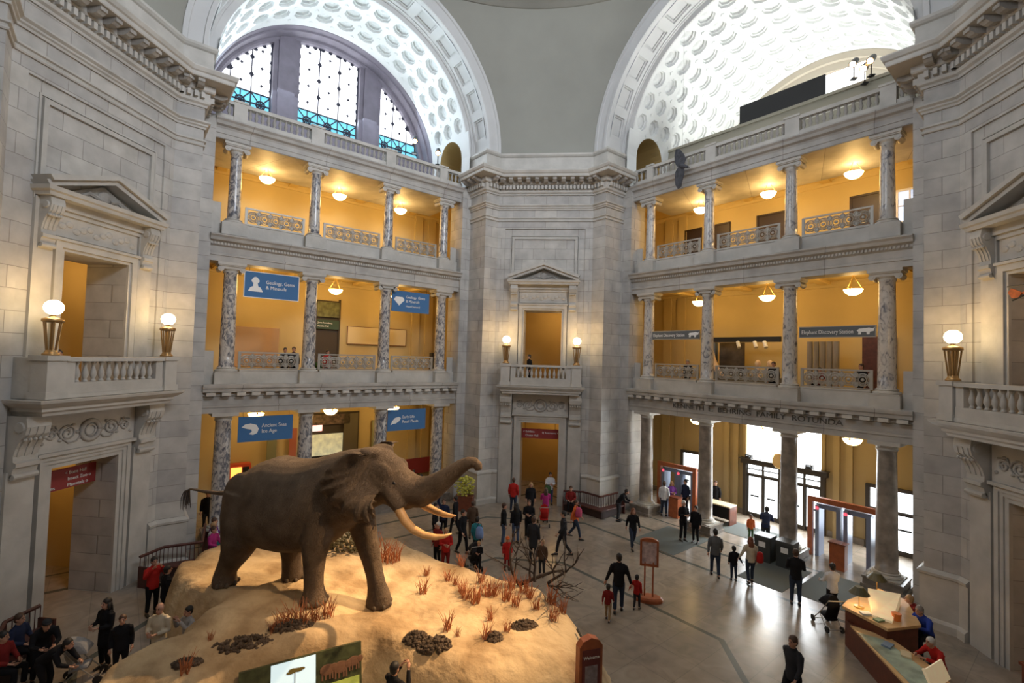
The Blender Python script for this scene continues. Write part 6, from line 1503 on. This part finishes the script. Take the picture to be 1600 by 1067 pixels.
def pushchair(x,y,rz,c,lab):
    r = empty('pushchair', lab, 'pushchair', 'pushchairs', loc=(x,y,FZ), rz=radians(rz))
    q = MB(); q.tube([(0,.25,.35),(0,.1,.4),(0,-.12,.42)],[(.2,.06)]*3,10); q.tube([(0,.2,.4),(0,.32,.75),(0,.34,.95)],[(.2,.05),(.2,.05),(.17,.04)],10); q.build('seat', cloth(c,CL[c]), r, smooth=True)
    q = MB(); n = 8
    q.loft([[(.22*cos(t),.30-.42*sin(a),.78+.36*cos(a)*max(.0,sin(t))+.0) for t in [pi*k/10 for k in range(11)]] for a in [pi/2*k/5 for k in range(6)]]); q.build('hood', cloth(c,CL[c]), r)
    q = MB()
    for s in (-1,1):
        q.tube([(s*.24,-.35,.10),(s*.24,.0,.45),(s*.24,.45,1.02)],.014,6); q.tube([(s*.24,.38,.10),(s*.24,.0,.45)],.014,6)
    q.tube([(-.24,.45,1.02),(.24,.45,1.02)],.02,6); q.tube([(-.24,-.35,.10),(.24,-.35,.10)],.012,6); q.tube([(-.24,.38,.1),(.24,.38,.1)],.012,6); q.build('frame', IRON, r)
    for s in (-1,1):
        for yy in (-.35,.38):
            q = MB(); q.tube([(s*.24-.02,yy,.10),(s*.24+.02,yy,.10)],.10,14); q.build('wheel', BLACK, r)
pushchair(9.95,2.75,185,'black','empty black pushchair with dark hood in front of the woman in white shirt')
pushchair(.45,10.6,-170,'red','red pushchair near the far pier doorway')
pushchair(-2.15,5.05,-150,'charcoal','dark pushchair with a fair-haired child behind the mound')
pushchair(-10.6,-2.95,120,'lgrey','pale grey pushchair among the people at the bottom left')
# ------------------------------------------------------------------ closing walls behind the viewer
def back():
    w = MB(); A = 17.2
    pts = [(-24.3,0),(-24.3,0)]
    def q(a,b,z0,z1): w.add([(a[0],a[1],z0),(b[0],b[1],z0),(b[0],b[1],z1),(a[0],a[1],z1)],[(0,1,2,3)])
    # near left and near right walls below the arches, near wall
    q((-14.5,-4.6),(-4.6,-15.6),FZ,19.9); q((4.6,-15.6),(14.5,-4.6),FZ,19.9); q((-4.6,-15.6),(4.6,-15.6),FZ,27.0)
    struct(w.build('wall_near', STONE))
back()
# ------------------------------------------------------------------ light
def area(name, loc, aim, sx, sy, e, c, spread=None):
    l = bpy.data.lights.new(name,'AREA'); l.shape = 'RECTANGLE'; l.size = sx; l.size_y = sy; l.energy = e; l.color = c
    if spread: l.spread = radians(spread)
    o = bpy.data.objects.new(name, l); COL.objects.link(o); o.location = loc
    o.rotation_euler = (Vector(aim)-Vector(loc)).to_track_quat('-Z','Y').to_euler(); return o
DAY = (.86,.91,1.0)
area('daylight_left_window', wl(ML,0,18.5,22.8), wl(ML,0,5,12), 10.5, 5.0, 1100, (.72,.86,1.0))
area('near_left_fill', wl(Rz(135),0,15.5,23.0), (6,4,21), 11, 6, 740, DAY, 108)  # added fill in the unseen near left arch, no window built there
area('near_right_fill', wl(Rz(-135),0,15.5,23.0), (-6,4,20.5), 11, 6, 1950, DAY, 108)  # added fill from the unseen near right arch, brightens the left pier
area('oculus_daylight', (0,0,38.5), (0,0,0), 6, 6, 480, DAY)
area('right_vault_uplight', wl(MR,0,19.6,18.5), wl(MR,0,18.6,26.5), 4.5, 5.0, 1050, (.97,1.0,.98), 140)
area('right_arch_uplight', wl(MR,0,14.3,18.6), wl(MR,0,12.4,26.5), 9, .5, 300, (.97,1.0,.98), 100)
area('left_vault_uplight', wl(ML,0,15.4,18.7), wl(ML,0,13.4,26.5), 9, 1.2, 330, (.78,.93,1.0), 120)
area('entrance_daylight', wl(MR,-.05,BW-.6,3.2), wl(MR,0,9,FZ), 3.6, 2.6, 520, (.88,.95,1.0))
area('entrance_door_daylight', wl(MR,-.05,BW-.6,.8), wl(MR,0,12,FZ), 3.6, 2.2, 160, (.88,.95,1.0))
area('right_door_daylight', wl(MR,4.7,BW-.6,1.0), wl(MR,3.6,12,FZ), 1.6, 2.4, 120, (.88,.95,1.0))
area('left_door_daylight', wl(MR,-5.2,BW-.6,1.0), wl(MR,-4.6,12,FZ), 1.3, 2.4, 60, (.88,.95,1.0))
def spot(name, loc, aim, e, c, ang, r=.15, blend=.6):
    l = bpy.data.lights.new(name,'SPOT'); l.energy = e; l.color = c; l.spot_size = radians(ang); l.spot_blend = blend; l.shadow_soft_size = r
    o = bpy.data.objects.new(name,l); COL.objects.link(o); o.location = loc; o.rotation_euler = (Vector(aim)-Vector(loc)).to_track_quat('-Z','Y').to_euler()
WARM = (1,.65,.34)
spot('mound_spot', wl(MR,3.6,13.2,20.6), (-1.6,-1.2,.8), 24000, WARM, 19)
spot('mound_spot', wl(MR,4.0,13.2,20.6), (-4.0,-2.6,.8), 20000, WARM, 20)
spot('mound_spot', wl(ML,5.45,13.6,20.0), (-6.0,-1.0,3.2), 17000, WARM, 22)
spot('mound_spot', wl(ML,4.3,13.6,20.0), (-7.3,-1.3,1.2), 9500, WARM, 20)
spot('mound_spot', wl(Rz(-135),2,12,20.0), (-2.6,-2.4,1.0), 7500, WARM, 24)
for M, z0 in ((Rz(0),0),(Rz(90),0),(Rz(-90),0)):
    for z, e in ((4.3,60),(10.6,70)):
        l = bpy.data.lights.new('lobby_light','POINT'); l.energy = e; l.color = (1,.60,.22); l.shadow_soft_size = .3
        o = bpy.data.objects.new('lobby_light',l); COL.objects.link(o); o.matrix_world = M @ T(.9,17.5,z)
# ------------------------------------------------------------------ world, camera, colour management
wd = bpy.data.worlds.new('World'); SC.world = wd; wd.use_nodes = True
bg = wd.node_tree.nodes['Background']; bg.inputs['Color'].default_value = (.75,.85,1,1); bg.inputs['Strength'].default_value = .25
cam = bpy.data.cameras.new('Camera'); co = bpy.data.objects.new('Camera', cam); COL.objects.link(co); SC.camera = co
cam.sensor_width = 36; cam.sensor_fit = 'HORIZONTAL'; cam.lens = 753.180432/1600*36; cam.clip_end = 200
yaw, pitch, roll = 0.10256529, 0.03469906, 0.02920225
fw = Vector((-sin(yaw)*cos(pitch), cos(yaw)*cos(pitch), sin(pitch))); rt = Vector((cos(yaw), sin(yaw), 0)); upv = rt.cross(fw)
r2 = rt*cos(roll)+upv*sin(roll); u2 = -rt*sin(roll)+upv*cos(roll)
co.matrix_world = Matrix(((r2.x,u2.x,-fw.x,1.13501751),(r2.y,u2.y,-fw.y,-14.21439033),(r2.z,u2.z,-fw.z,7.76327844),(0,0,0,1)))
SC.view_settings.view_transform = 'Standard'; SC.view_settings.look = 'None'; SC.view_settings.gamma = 1; SC.view_settings.exposure = 0
SC.cycles.use_denoising = True; SC.cycles.denoiser = 'OPENIMAGEDENOISE'; SC.cycles.max_bounces = 6; SC.cycles.diffuse_bounces = 4; SC.cycles.glossy_bounces = 2; SC.cycles.sample_clamp_indirect = 6
SC.cycles.use_light_tree = True
SC.cycles.use_adaptive_sampling = True; SC.cycles.adaptive_threshold = .025
